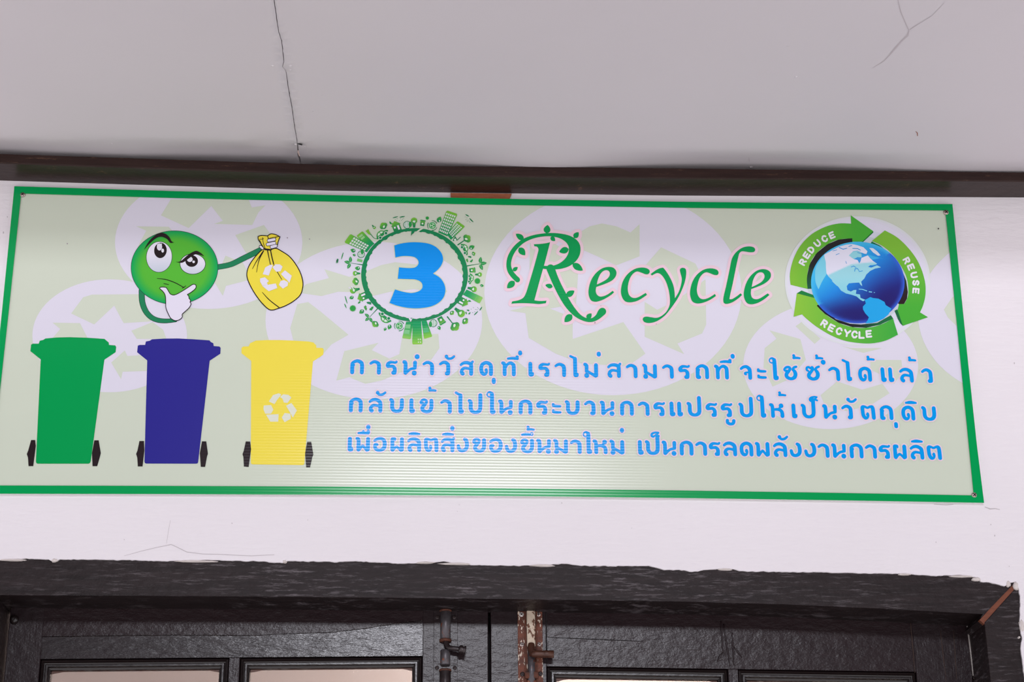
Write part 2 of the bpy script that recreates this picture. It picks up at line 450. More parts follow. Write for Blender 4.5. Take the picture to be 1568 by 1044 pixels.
crack = [(419.2, -4), (419.6, 0), (426, 45), (431, 62), (434.8, 94.5), (432.2, 102), (437.8, 107.6), (441.5, 134.5), (446.8, 163), (452, 199), (455.3, 218), (456, 227), (457.2, 238), (460, 249), (461, 254)]
cw = [0.65 * q for q in [0.9, 0.9, 0.9, 0.8, 0.8, 0.7, 0.55, 0.9, 0.8, 0.75, 0.7, 1.1, 2.4, 0.8, 0.6]]
cr = []
for (a, b), w0, w1 in zip(zip(crack, crack[1:]), cw, cw[1:]):
    n = max(1, int(math.hypot(b[0] - a[0], b[1] - a[1]) / 4))
    for k in range(n):
        t = k / n; x = a[0] + (b[0] - a[0]) * t; y = a[1] + (b[1] - a[1]) * t
        cr.append((x + 0.8 * noise.noise(Vector((x * .2, y * .2, 1))), y, (w0 + (w1 - w0) * t) * (1 + 0.5 * noise.noise(Vector((1, y * .25, 6))))))
cr.append((crack[-1][0], crack[-1][1], cw[-1]))
LE = [onceil(x - w_, y) for x, y, w_ in cr]; RE = [onceil(x + w_, y) for x, y, w_ in cr]
YF = -0.76; YBK = -0.004
ceil_root = empty('ceiling', (0, YF, ZC))
tag(ceil_root, 'white painted ceiling boards with an open crack between them above the sign', 'ceiling', kind='structure')
def ceil_board(edge_pts, side):
    far = [(e.x, e.y) for e in edge_pts]
    s0 = (far[1][0] - far[3][0]) / (far[1][1] - far[3][1])
    start = (far[0][0] + s0 * (YF - far[0][1]), YF)
    end = (far[-1][0], YBK)
    xs = -2.6 if side < 0 else 2.6
    out = [start] + far + [end, (xs, YBK), (xs, YF)]
    extra = []
    for ix in range(-52, 53):
        for iy in range(0, 20):
            x = ix * 0.05 + 0.001; y = YB - 0.1375 + iy * 0.0105
            if y > YBK - 0.004: continue
            ex = interp(sorted((q[1], q[0]) for q in far), y)
            if (x - ex) * side > 0.07 and abs(x) < 2.59: extra.append((x, y))
    for q in far[::3]:
        for d_ in (.007, .018, .035, .06): extra.append((q[0] + side * d_, q[1]))
    for ix in range(-26, 27):
        for iy in range(0, 22):
            x = ix * 0.1 + 0.002; y = YF + 0.05 + iy * 0.1
            if y > YB - 0.17: continue
            ex = interp(sorted((q[1], q[0]) for q in far), y)
            if (x - ex) * side > 0.08 and abs(x) < 2.58: extra.append((x, y))
    v, f = cdt_mesh(out, extra=extra)
    n = len(v)
    vs = [(p[0], p[1], ceil_z(p[0], p[1])) for p in v]
    vs += [(out[i][0], out[i][1], ceil_z(*out[i]) + 0.006) for i in range(len(out))]
    fs = [tuple(q) for q in f] + [(i, (i + 1) % len(out), n + (i + 1) % len(out), n + i) for i in range(len(out))]
    return mesh_obj('ceiling_board', vs, fs, M_CEIL, ceil_root, smooth=False)
for o_ in (ceil_board(LE, -1), ceil_board(RE, 1)):
    for p in o_.data.polygons:
        if abs(p.normal.z) > 0.6: p.use_smooth = True
mb = MB(); mb.box((-2.6, YF, ZC + 0.06), (2.6, 0.0, ZC + 0.08)); mb.build('ceiling_void', M_GAP, ceil_root)
mb = MB(); mb.box((-2.6, YF - .022, ZC - .004), (2.6, YF - .002, ZC + .12), .002); o = mb.build('trim_3', M_CEIL); tag(o, 'white fascia board along the outer edge of the ceiling', 'trim', kind='structure')
# puckered nail spots, filled hairline cracks
def dome(px, py, r, h, mat, name):
    c = onceil(px, py); c.z += 0.0003
    mb = MB(); mb.lathe(c, (0, 0, -1), [(r, -0.0004), (r * .92, h * .35), (r * .6, h * .8), (r * .2, h), (0.0002, h)], 12)
    return mb.build(name, mat, ceil_root, True)
for px, py, r, h in [(417, 101, .0035, .0035), (445, 101, .004, .003), (444, 107, .003, .002), (453, 221, .004, .003), (467, 224, .003, .002), (1219, 117.5, .004, .004), (1206, 71, .003, .002), (1231, 168, .003, .0025),
                     (1150, 256, .005, .004), (172, 220, .004, .002), (480, 171, .003, .002), (494, 146, .002, .0015), (413, 3, .003, .002), (423, 57, .003, .002), (490, 207, .002, .001)]:
    dome(px, py, r * .75, h * .4, M_CEIL, 'nail_bump')
def ceil_strip(pts, name, mat, dz=0.0004):
    vs = []; fs = []
    for i, (x, y, w_) in enumerate(pts):
        a = pts[max(i - 1, 0)]; b = pts[min(i + 1, len(pts) - 1)]
        dx, dy = b[0] - a[0], b[1] - a[1]; L = math.hypot(dx, dy); nx, ny = -dy / L, dx / L
        for s_ in (-1, 1):
            p = onceil(x + nx * w_ * s_, y + ny * w_ * s_); p.z -= dz; vs.append(p)
    for i in range(len(pts) - 1): fs.append((2 * i, 2 * i + 1, 2 * i + 3, 2 * i + 2))
    return mesh_obj(name, vs, fs, mat, ceil_root)
ceil_strip([(1374, -4, .5), (1379, 17, .6), (1385, 32, .5), (1391.5, 46, .8), (1390, 54, 1.4), (1380, 63, 1.0), (1371.5, 73, 1.3), (1363, 83, .8), (1354, 93, .5), (1336, 104, .2)], 'hairline_crack', M_HAIR)
ceil_strip([(1393, 45, .4), (1409, 35, .4), (1427, 24, .3), (1446, 4, .2)], 'hairline_crack', M_HAIR)
ceil_strip([(455, 220, .2), (458, 220.2, .9), (461, 221, 1.0), (463, 222, .2)], 'nail_hole', M_GAP)
ceil_strip([(1402, 201, .4), (1404.5, 203, .7), (1405, 208, .5)], 'brown_fleck', M_RAW)
ceil_strip([(1146.8, 241, .3), (1147.2, 247, .5)], 'paint_fleck', M_HAIR)

# door frame
D_Y = 0.095
frame_root = empty('trim_2', (0.1, 0.05, 0.0))
tag(frame_root, 'dark weathered wooden door frame under the sign with an open mitre at the right corner', 'door frame', kind='structure')
hb = [(-230, 911), (0, 911), (300, 912.3), (520, 914.2), (700, 916), (900, 918.6), (1040, 920.8), (1200, 925), (1350, 931.5), (1440, 936.5), (1505, 940)]
hb = ragged(hb, 0.35, 14, 9)
low = [at(x, y, 0.004) for x, y in hb]
low = [p for p in low if p.x > X_JAMB - .012]; low.insert(0, Vector((X_JAMB - .012, .004, low[0].z)))
right_top = at(1553, 893, 0.004); right_low = at(1501, 947, 0.004)
head = [(p.x, p.z) for p in low] + [(right_low.x, right_low.z), (right_top.x, right_top.z), (right_top.x, right_top.z + .05), (low[0].x, right_top.z + .05)]
MBh = MB(); v, f = cdt_mesh(head); n = len(v)
MBh.add([(p[0], .004, p[1]) for p in v] + [(p[0], .135, p[1]) for p in v],
        [tuple(q) for q in f] + [tuple(i + n for i in reversed(q)) for q in f] + [(i, (i + 1) % len(head), n + (i + 1) % len(head), n + i) for i in range(len(head))])
MBh.build('frame_head', M_HEAD, frame_root)
jl = at(1507.5, 953, 0.004); jt = at(1557, 898, 0.004); jb = at(1517, 1044, 0.004)
zb = 0.0; sx = (jb.x - jl.x) / (jb.z - jl.z)
J = [(jl.x, jl.z), (jt.x, jt.z), (jt.x + .06, jt.z - .005), (jt.x + .06, 0.0), (jl.x, 0.0)]
mb = MB(); mb.slab(J, 0.004, 0.135, 0.0015); mb.build('frame_jamb', M_HEAD, frame_root)
JX = jl.x
ll = at(8, 1000, D_Y).x
mb = MB(); mb.slab([(ll - .076, 0), (ll - .004, 0), (ll - .004, low[0].z - .0005), (ll - .076, low[0].z - .0005)], 0.004, 0.135, 0.0015); mb.build('frame_jamb', M_HEAD, frame_root)
ms = [at(1500, 949, .0055), at(1550.5, 894, .0055), at(1557, 898, .0055), at(1509, 957, .0055)]
mb = MB(); mb.prism([Vector(p) for p in ms], [Vector(p) + Vector((0, .010, 0)) for p in ms]); o = mb.build('raw_wood_mitre', M_MITRE, frame_root)
tag(o, 'strip of bare reddish wood in the mitre')
mb = MB(); mb.prism([Vector(p) + Vector((0, .010, 0)) for p in ms], [Vector(p) + Vector((0, .128, 0)) for p in ms]); mb.build('mitre_backing', M_HEAD, frame_root)
# crumbs of plaster left on the frame
def crumb(px, py, w_, h_, Y, seed, mat=M_PLAST, parent=frame_root, name='plaster_crumb'):
    c = at(px, py, Y); bm = bmesh.new(); bmesh.ops.create_icosphere(bm, subdivisions=2, radius=1)
    for vv in bm.verts:
        k = 1 + 0.35 * noise.noise(vv.co * 1.7 + Vector((seed, 0, 0)))
        vv.co = c + Vector((vv.co.x * w_ * k, vv.co.y * 0.005 * k, vv.co.z * h_ * k))
    mb = MB(); mb.addbm(bm); return mb.build(name, mat, parent, True)
crumb(1543, 894, .0045, .006, .003, 1); crumb(1556, 897, .006, .008, .004, 2)
crumb(1564, 958, .005, .012, .003, 3); crumb(84, 858, .006, .0035, .003, 5); crumb(436, 860, .004, .003, .003, 6); crumb(1560, 976, .002, .002, .002, 8)
for (x, y, w_, h_, sd) in [(700, 863.5, .03, .0022, 11), (830, 866, .022, .0022, 12), (300, 859.5, .035, .0018, 13), (650, 861.5, .02, .002, 14), (1475, 882.5, .025, .0022, 15), (1495, 887, .008, .004, 16), (1110, 872, .014, .002, 17), (20, 857.5, .025, .0018, 18), (1385, 879.5, .012, .0018, 19)]:
    crumb(x, y, w_, h_, .003, sd)

# ------------------------------------------------------------------ the double door
def ring(x0, x1, z0, z1, prof, dz=0.0):         # mitred moulding round an opening, prof = (inset, y); dz tilts the top edge
    mb = MB(); vs = []; fs = []
    for ins, y in prof:
        vs += [(x0 + ins, y, z1[0] - ins), (x1 - ins, y, z1[1] - ins), (x1 - ins, y, z0 + ins), (x0 + ins, y, z0 + ins)]
    for i in range(len(prof) - 1):
        for k in range(4): fs.append((i * 4 + k, i * 4 + (k + 1) % 4, (i + 1) * 4 + (k + 1) % 4, (i + 1) * 4 + k))
    mb.add(vs, fs); return mb
BEAD = [(0, D_Y + .012), (.0015, D_Y + .0055), (.0045, D_Y + .004), (.006, D_Y + .008), (.0075, D_Y + .0085), (.009, D_Y + .0065), (.012, D_Y + .0065), (.0135, D_Y + .011), (.0165, D_Y + .0125), (.0175, D_Y + .018), (.0175, D_Y + .026)]
def leaf(name, label, xs, rail_l, rail_r, zt, parts):
    # xs: px at about y=1000 of leaf edge, stile inner, muntin a, muntin b, stile inner, leaf edge
    X = [at(x, 1005, D_Y).x for x in xs]
    root = empty(name, ((X[0] + X[5]) / 2, D_Y + .02, 0.0))
    tag(root, label, 'door', kind='structure')
    zl = at(*rail_l, D_Y).z; zr = at(*rail_r, D_Y).z
    zx = lambda x: zl + (zr - zl) * (x - X[1]) / (X[4] - X[1])
    for a, b in ((X[0], X[1]), (X[4], X[5])):
        mb = MB(); mb.box((a, D_Y, 0.02), (b, D_Y + .035, zt), .0012); mb.build('stile', M_STILE, root)
    if parts == 'split':                         # a long split runs up through this rail and its lower piece tilts
        sp = [(55, 975), (230, 972.5), (300, 972.2), (392, 973), (440, 970), (510, 968), (560, 962), (605, 955), (650, 949)]
        pts = [at(x, y, D_Y) for x, y in ragged(sp, 0.5, 8, 3)]
        pts[0].x = X[1]; pts[-1].x = X[4]
        up = [(p.x, p.z + .0008) for p in pts] + [(X[4], zt), (X[1], zt)]
        dn = [(X[1], zl), (X[4], zr)] + [(p.x, p.z - .0004) for p in reversed(pts)]
        for k, q in enumerate((up, dn)):
            gx = [(X[1] + (X[4] - X[1]) * (i + .5) / 40, zl + .004 + j * .011) for i in range(40) for j in range(7)] if k else []
            v, f = cdt_mesh(q, (), [g for g in gx if inside(g, q)]); n = len(v); mb = MB()
            def yy(p):
                if not k: return D_Y + .001
                t = max(0, (p[0] - X[1]) / (X[4] - X[1]) - .45) / .55
                return D_Y + .001 + .0014 * t * (p[1] - zx(p[0])) / .06 - .0018 * t
            mb.add([(p[0], yy(p), p[1]) for p in v] + [(p[0], D_Y + .034, p[1]) for p in v],
                   [tuple(t) for t in f] + [tuple(i + n for i in reversed(t)) for t in f] + [(i, (i + 1) % len(q), n + (i + 1) % len(q), n + i) for i in range(len(q))])
            mb.build('top_rail', M_THICK if k else M_DOOR, root)
    else:
        mb = MB(); mb.slab([(X[1], zl), (X[4], zr), (X[4], zt), (X[1], zt)], D_Y + .001, D_Y + .034); mb.build('top_rail', M_DOOR, root)
    zb_ = 0.55
    mb = MB(); mb.slab([(X[2], zb_), (X[3], zb_), (X[3], zx(X[3])), (X[2], zx(X[2]))], D_Y + .001, D_Y + .034, .001); mb.build('muntin', M_STILE, root)
    mb = MB(); mb.box((X[1], D_Y + .001, 0.02), (X[4], D_Y + .034, zb_), .001); mb.build('bottom_panel', M_DOOR, root)
    for a, b in ((X[1], X[2]), (X[3], X[4])):
        r = ring(a, b, zb_, (zx(a), zx(b)), BEAD); bd = r.build('glazing_bead', M_BEAD, root)
        e = .0165
        mb = MB(); mb.slab([(a + e, zb_ + e), (b - e, zb_ + e), (b - e, zx(b) - e), (a + e, zx(a) - e)], D_Y + .018, D_Y + .021); mb.build('glass_pane', M_GLASS, root)
        # paint slopped over the rim of the glass
        vs = []; fs = []; nn = 60
        for k in range(nn + 1):
            x = a + e + (b - a - 2 * e) * k / nn; z = zx(x) - e
            d = .0012 + .0022 * abs(noise.noise(Vector((x * 30, 3, zl)))) + .0015 * max(0, noise.noise(Vector((x * 90, 1, 0)))) + (.005 * max(0, 1 - k / 5) + .004 * max(0, 1 - (nn - k) / 4))
            vs += [(x, D_Y + .0176, z + .001), (x, D_Y + .0176, z - d)]
        for k in range(nn): fs.append((2 * k, 2 * k + 1, 2 * k + 3, 2 * k + 2))
        sm = mesh_obj('paint_smear', vs, fs, M_BROWNKNOB, root)
    return root, X, zx
ztop = at(700, 905, D_Y).z
LEAF_L, XA, zxa = leaf('door_1', 'left dark glossy door leaf with a split top rail and a painted-over bolt', (9, 62, 351, 367.5, 647, 747.5), (62, 1008.5), (647, 1004), ztop, 'split')
LEAF_R, XB, zxb = leaf('door_2', 'right dark glossy door leaf with a rusty bolt', (751.5, 837, 1114, 1129, 1401, 1486), (838, 1019.5), (1400, 1028), ztop, '')
mb = MB(); xm = at(749.5, 1005, D_Y).x; mb.box((xm - .02, D_Y + .028, 0.02), (xm + .02, D_Y + .045, ztop)); mb.build('meeting_strip', M_GAP, LEAF_L)
def at_line(root, px0, py0, px1, py1, name='paint_ridge', r=.0016, mat=M_DOOR, Y=None):
    Y = D_Y if Y is None else Y
    a, b = at(px0, py0, Y), at(px1, py1, Y); mb = MB()
    n = 10; pts = [a.lerp(b, k / n) + Vector((.0008 * noise.noise(Vector((px0 + k * .7, 2, 1))), 0, 0)) for k in range(n + 1)]
    mb.tube(pts, [r * (0.35 + 0.65 * math.sin(math.pi * (k + .4) / (n + .8))) for k in range(n + 1)], 8); return mb.build(name, mat, root, True)
# drips and ridges of old paint on the right leaf, joint lines
for q in [(1104, 950, 1107, 1000), (1108, 955, 1118, 1020), (1121, 968, 1124, 1018), (1107, 998, 1098, 1012), (1124, 990, 1136, 1006)]: at_line(LEAF_R, *q)
at_line(LEAF_R, 1394, 949, 1401, 1030, 'joint_line', .0009, M_LINE)
at_line(LEAF_R, 1440, 965, 1449, 1044, 'joint_line', .0008, M_LINE); at_line(LEAF_R, 1460, 965, 1465, 1040, 'joint_line', .0007, M_LINE)
for q in [(15, 958, 13.5, 985), (13.5, 985, 16.5, 1040)]: at_line(LEAF_L, *q, 'paint_ridge', .0008, M_STILE)
at_line(LEAF_L, 64, 975, 63, 1003, 'paint_ridge', .0007, M_DOOR)
at_line(LEAF_R, 839, 975.5, 985, 981.5, 'split_line', .0006, M_GAP)
at_line(LEAF_R, 836.3, 932, 837.5, 1014, 'joint_line', .0009, M_GAP)
mb = MB(); c = at(22, 949, D_Y); mb.lathe(c, (0, -1, 0), [(.0075, -.001), (.0075, .004), (.006, .007), (.0025, .008), (.0004, .0075)], 16); mb.build('hinge_stud', M_BEAD, LEAF_L, True)
# pale solid strip standing in for light showing between leaf and right jamb
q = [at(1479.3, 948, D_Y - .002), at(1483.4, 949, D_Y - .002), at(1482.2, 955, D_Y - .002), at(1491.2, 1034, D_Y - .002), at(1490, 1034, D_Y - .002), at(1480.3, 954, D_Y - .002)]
mb = MB(); mb.prism(q, [p + Vector((0, .006, 0)) for p in q]); mb.build('light_slit_strip', M_SLIVER, frame_root)

# bolts
def screw(bolt, px, py, Y, r, mat, dark=True, parent=None, ang=0.5):
    c = at(px, py, Y); mb = MB()
    mb.lathe(c, (0, -1, 0), [(r, -.001), (r, .0006), (r * .8, .0013), (r * .35, .0016), (.0003, .0016)], 16)
    s = mb.build('screw', mat, bolt, True)
    return s
def slot(c, r, parent, ang):
    mb = MB()
    for k in (0, 1):
        a = ang + k * math.pi / 2; d = Vector((math.cos(a), 0, math.sin(a))); n = Vector((-d.z, 0, d.x))
        q = [c + d * r * .7 + n * r * .15, c - d * r * .7 + n * r * .15, c - d * r * .7 - n * r * .15, c + d * r * .7 - n * r * .15]
        mb.prism([p + Vector((0, -.0021, 0)) for p in q], [p + Vector((0, -.001, 0)) for p in q])
    return mb
def bolt(root, label, plate_px, spec):
    a, b = at(plate_px[0], 1000, D_Y).x, at(plate_px[1], 1000, D_Y).x
    zt_ = at(plate_px[0], plate_px[2], D_Y).z; zb_ = zt_ - .30
    e = empty('barrel_bolt', ((a + b) / 2, D_Y, zb_), root); tag(e, label)
    mb = MB(); mb.box((a, D_Y - .0022, zb_), (b, D_Y + .001, zt_), .0006); mb.build('plate', spec['plate'], e)
    return e, (a + b) / 2, D_Y - .0022
e, cx, yp = bolt(LEAF_L, 'dark painted barrel bolt', (664, 700.5, 918), {'plate': M_STILE})
def P(px, py, out): return at(px, py, D_Y - out)
cxl = at(682, 985, D_Y).x
def bar(px, y0, y1): return at(px, y0, D_Y).z, at(px, y1, D_Y).z
z0, z1 = bar(682, 935, 981); r = .0088
mb = MB(); mb.lathe((cxl, yp - .003, z0), (0, 0, -1), [(r * .8, 0), (r, .001), (r, z0 - z1 - .001), (r * .8, z0 - z1)], 24); mb.build('barrel', M_BARREL, e, True)
z2, z3 = bar(682, 996, 1019)
mb = MB(); mb.lathe((cxl, yp - .003, z2), (0, 0, -1), [(.0075, 0), (.0085, .001), (.0085, z2 - z3 - .001), (.0075, z2 - z3)], 24); mb.build('keeper', M_BARREL, e, True)
z4, z5 = bar(682, 1027, 1110)
mb = MB(); mb.lathe((cxl, yp - .003, z4), (0, 0, -1), [(.008, 0), (.0095, .002), (.0095, z4 - z5)], 24); mb.build('barrel', M_BLACKIRON, e, True)
for zz, h in ((z0 + .001, .004), (z1 + .002, .005), (z4 + .002, .004)):
    mb = MB(); mb.lathe((cxl, yp - .003, zz), (0, 0, -1), [(.0088, 0), (.0104, .0008), (.0104, h - .0008), (.0088, h)], 24); mb.build('rust_ring', M_RUST, e, True)
zk = at(682, 996, D_Y).z
k0 = at(714, 996, D_Y - .02); kx = at(703, 994, D_Y - .02)
pts = [Vector((cxl, yp - .005, z1 + .004)), Vector((cxl + .001, yp - .008, z1 - .005)), Vector((cxl + .005, yp - .013, zk + .003)), Vector((cxl + .012, yp - .017, zk)), Vector((kx.x, D_Y - .02, kx.z + .0005))]
pts = [Vector(p) for p in spline([tuple(p) for p in pts], False, 6)]
mb = MB(); mb.tube(pts, .0042, 14); mb.build('handle', M_BLACKIRON, e, True)
mb = MB(); d = (k0 - kx).normalized(); mb.lathe(kx - d * .001, d, [(.0045, 0), (.0075, .002), (.0078, .005), (.0062, .008), (.0078, .010), (.0074, .0125), (.0004, .013)], 20); mb.build('knob', M_BLACKIRON, e, True)
for x, y in ((669.9, 945), (695.4, 945), (669.2, 1022.3), (696.4, 1022.3)):
    s_ = screw(e, x, y, yp, .0036, M_BLACKIRON); c = at(x, y, yp); slot(c, .0036, s_, .6).build('screw_slot', M_SLOT, e)

e, cx, yp = bolt(LEAF_R, 'rusty barrel bolt with flaking paint', (793, 831, 932.5), {'plate': M_RUSTFLAKE})
cxr = at(813, 985, D_Y).x
z0, z1 = bar(813, 935, 991.5)
mb = MB(); mb.box((cxr - .0072, yp - .007, z1), (cxr + .0072, yp + .001, z0), .0022); mb.build('barrel', M_FLAKEBAR, e)
for s_ in (-1, 1):
    mb = MB(); mb.box((cxr + s_ * .0095 - .0016, yp - .0025, z1 - .07), (cxr + s_ * .0095 + .0016, yp + .001, z0), .0008); mb.build('channel', M_RUST, e)
z2, z3 = bar(813, 1003, 1029)
mb = MB(); mb.lathe((cxr, yp - .003, z2 + .012), (0, 0, -1), [(.0062, 0), (.0062, z2 - z3 + .05)], 20); mb.build('rod', M_BARREL, e, True)
z4, z5 = bar(813, 1029, 1040)
mb = MB(); mb.box((cxr - .012, yp - .008, z5), (cxr + .012, yp + .001, z4), .0025); mb.build('keeper', M_RUST, e)
mb = MB(); mb.box((cxr - .0085, yp - .0085, z5 - .08), (cxr + .0085, yp + .001, z5 - .003), .0025); mb.build('barrel', M_RUSTFLAKE, e)
ka = at(820, 1001, D_Y - .02); kb = at(848, 1001.5, D_Y - .02)
pts = [Vector((cxr, yp - .004, z1 + .004)), Vector((cxr, yp - .008, z1 - .004)), Vector((cxr + .003, yp - .013, ka.z + .002)), Vector((ka.x, D_Y - .02, ka.z)), kb.lerp(ka, .45)]
pts = [Vector(p) for p in spline([tuple(p) for p in pts], False, 6)]
mb = MB(); mb.tube(pts, [.0062] * (len(pts) - 1) + [.0058], 16); mb.build('handle', M_BROWNKNOB, e, True)
d = (kb - ka).normalized(); L = (kb - ka).length
mb = MB(); mb.lathe(kb - d * L * .58, d, [(.0058, 0), (.0064, .001), (.0066, L * .57), (.0060, L * .58), (.0040, L * .575), (.0004, L * .575)], 20); mb.build('knob', M_BROWNKNOB, e, True)
for x, y, mt_ in ((798.5, 940.7, M_WHITEMETAL), (824.5, 940.7, M_STEEL), (799.2, 986.6, M_STEEL), (825.5, 986.6, M_STEEL), (800, 1032, M_BLACKIRON), (827.5, 1031.5, M_BLACKIRON)):
    s_ = screw(e, x, y, yp, .0040, mt_); c = at(x, y, yp); slot(c, .0040, s_, .2 + x).build('screw_slot', M_SLOT, e)

# room behind the glass, porch floor
mb = MB(); mb.box((-2.6, 2.4, 0), (2.6, 2.5, 3.3)); o = mb.build('wall_back', M_BEIGE); tag(o, 'beige wall of the room behind the door glass', 'wall', kind='structure')
mb = MB(); mb.box((-2.6, 0.12, 3.3), (2.6, 2.4, 3.36)); o = mb.build('ceiling_room', M_BEIGE); o.name = 'ceiling_2'; tag(o, 'beige ceiling of the room behind the door glass', 'ceiling', kind='structure')
mb = MB(); mb.box((-2.6, -1.6, -0.06), (2.6, 2.4, 0.0)); o = mb.build('floor', M_GROUND); tag(o, 'grey concrete floor at the foot of the dark double door', 'floor', kind='structure')

# bare block of wood wedged above the sign
q = [at(690, 293, -.003), at(781, 295, -.003), at(783, 297.3, -.003), at(779.5, 305, -.003), at(690.5, 303, -.003)]
q = [at(690, 295.2, -.0042), at(783.5, 296.4, -.0042), at(779, 307, -.0042), at(690.6, 307, -.0042)]
mb = MB(); mb.prism(q, [p + Vector((0, .0041, 0)) for p in q]); o = mb.build('wood_block', M_RAW)
tag(o, 'small bare reddish wood block wedged between dark batten and sign top', 'wood block')

# ------------------------------------------------------------------ the printed sign
SY = -0.006                                     # front face of the 5 mm sheet
TOP_O = [(22, 285), (270, 292.6), (520, 298.9), (780, 304.4), (1040, 308.8), (1250, 311), (1458.5, 312.3)]
RGT_O = [(1458.5, 312.3), (1470.8, 438), (1483, 560), (1495.8, 680), (1507, 769.8)]
BOT_O = [(-27.5, 755.6), (0, 755.8), (260, 756.3), (520, 757.5), (780, 759.5), (1040, 762.3), (1290, 766), (1507, 769.8)]
LFT_O = [(22, 285), (2.6, 480), (-12, 620), (-27.5, 755.6)]
TOP_I = [(32.5, 296.3), (270, 303.3), (520, 309), (780, 313.9), (1040, 318), (1250, 320.4), (1447.5, 322.2)]
RGT_I = [(1447.5, 322.2), (1459.5, 440), (1471, 555), (1483.3, 680), (1491, 758.3)]
BOT_I = [(-13, 743), (0, 743.1), (260, 743.8), (520, 744.9), (780, 747.6), (1040, 750.8), (1290, 754.6), (1491, 758.3)]
LFT_I = [(32.5, 296.3), (13, 480), (0, 598), (-13, 743)]
def loop_px(T, R_, B, L): return T[:-1] + R_[:-1] + list(reversed(B))[:-1] + list(reversed(L))[:-1]
outer = loop_px(TOP_O, RGT_O, BOT_O, LFT_O); inner = loop_px(TOP_I, RGT_I, BOT_I, LFT_I)
so = [at(x, y, SY) for x, y in outer]
sx0 = min(p.x for p in so); sx1 = max(p.x for p in so); sz0 = min(p.z for p in so)
SIGN = empty('sign_board', ((sx0 + sx1) / 2, SY + .0025, sz0))
tag(SIGN, 'long pale green printed recycling sign with a green border above the door', 'sign')
mb = MB()
rim = [p + Vector((0, .0003, 0)) for p in so]
mb.prism(rim, [p + Vector((0, .005, 0)) for p in rim]); mb.build('sheet_edge', M_EDGE, SIGN)
v, f = cdt_mesh([(p.x, p.z) for p in (at(x, y, SY) for x, y in outer)])
mesh_obj('panel', [(p[0], SY, p[1]) for p in v], [tuple(q) for q in f], M_PANEL, SIGN)

LAY = 0.00016
class Art:                                      # flat printed shapes, drawn in photo positions and laid on the sheet
    count = 0
    def __init__(s): s.v = []; s.f = []; s.c = []; s.n = 0; Art.count += 1; s.k = Art.count
    def tris(s, v, f, col, layer):
        n = len(s.v); Y = SY - LAY * (layer + .05 * (s.n % 10) + .11 * (s.k % 4)); s.n += 1     # every print lies a hair above the last
        for p in v:
            s.v.append(at(p[0], p[1], Y)); c = col(p[0], p[1]) if callable(col) else col
            s.c.append((*lin(c), 1))
        s.f += [tuple(i + n for i in q) for q in f]
    def fill(s, pts, col, layer, holes=(), grid=0):
        extra = []
        if grid:
            x0, x1 = min(p[0] for p in pts), max(p[0] for p in pts); y0, y1 = min(p[1] for p in pts), max(p[1] for p in pts)
            nx, ny = int((x1 - x0) / grid), int((y1 - y0) / grid)
            for i in range(nx + 1):
                for j in range(ny + 1):
                    q = (x0 + (i + .5) * grid + .03, y0 + (j + .5) * grid + .02)
                    if inside(q, pts) and not any(inside(q, h) for h in holes): extra.append(q)
        v, f = cdt_mesh([p[:2] for p in pts], holes, extra); s.tris(v, f, col, layer)
    def union(s, polys, col, layer):
        v, f = union(polys); s.tris(v, f, col, layer)
    def stroke(s, pts, w_, col, layer): s.union(stroke_polys(pts, w_), col, layer)
    def disc(s, c, rx, ry, col, layer, n=48, grid=0, rot=0.0): s.fill(ell(c, rx, ry, n, rot), col, layer, grid=grid)
    def build(s, name, parent, label=None):
        o = mesh_obj(name, s.v, s.f, M_INK, parent)
        a = o.data.color_attributes.new('ink', 'FLOAT_COLOR', 'POINT')
        for k, c in enumerate(s.c): a.data[k].color = c
        if label: tag(o, label)
        return o
def ell(c, rx, ry, n=48, rot=0.0):
    cr_, sr_ = math.cos(rot), math.sin(rot)
    return [(c[0] + rx * math.cos(2 * math.pi * k / n) * cr_ - ry * math.sin(2 * math.pi * k / n) * sr_,
             c[1] + rx * math.cos(2 * math.pi * k / n) * sr_ + ry * math.sin(2 * math.pi * k / n) * cr_) for k in range(n)]
def union(polys):
    vs = []; fs = []
    for p in polys:
        a = sum(p[i - 1][0] * p[i][1] - p[i][0] * p[i - 1][1] for i in range(len(p)))
        if abs(a) < 1e-9: continue
        q = p if a > 0 else list(reversed(p))
        n = len(vs); vs += [Vector((t[0], t[1])) for t in q]; fs.append(list(range(n, n + len(q))))
    r = delaunay_2d_cdt(vs, [], fs, 0, 1e-7)
    bx = [(min(t[0] for t in p), max(t[0] for t in p), min(t[1] for t in p), max(t[1] for t in p), p) for p in polys]
    out = []
    for t in r[2]:
        q = (sum(r[0][i][0] for i in t) / 3, sum(r[0][i][1] for i in t) / 3)
        if any(b_[0] <= q[0] <= b_[1] and b_[2] <= q[1] <= b_[3] and inside(q, b_[4]) for b_ in bx): out.append(t)
    return r[0], out
def stroke_polys(pts, w_, n=12, caps=True):     # pts (x, y[, width]) -> round-ended convex pieces
    P_ = [(p[0], p[1], (p[2] if len(p) > 2 else w_) * .5) for p in pts]; out = []
    for i, p in enumerate(P_):
        out.append([(p[0] + p[2] * math.cos(2 * math.pi * (k + .37) / n), p[1] + p[2] * math.sin(2 * math.pi * (k + .37) / n)) for k in range(n)])
    for a, b in zip(P_, P_[1:]):
        dx, dy = b[0] - a[0], b[1] - a[1]; L = math.hypot(dx, dy)
        if L < 1e-6: continue
        nx, ny = -dy / L, dx / L
        out.append([(a[0] + nx * a[2], a[1] + ny * a[2]), (b[0] + nx * b[2], b[1] + ny * b[2]), (b[0] - nx * b[2], b[1] - ny * b[2]), (a[0] - nx * a[2], a[1] - ny * a[2])])
    return out
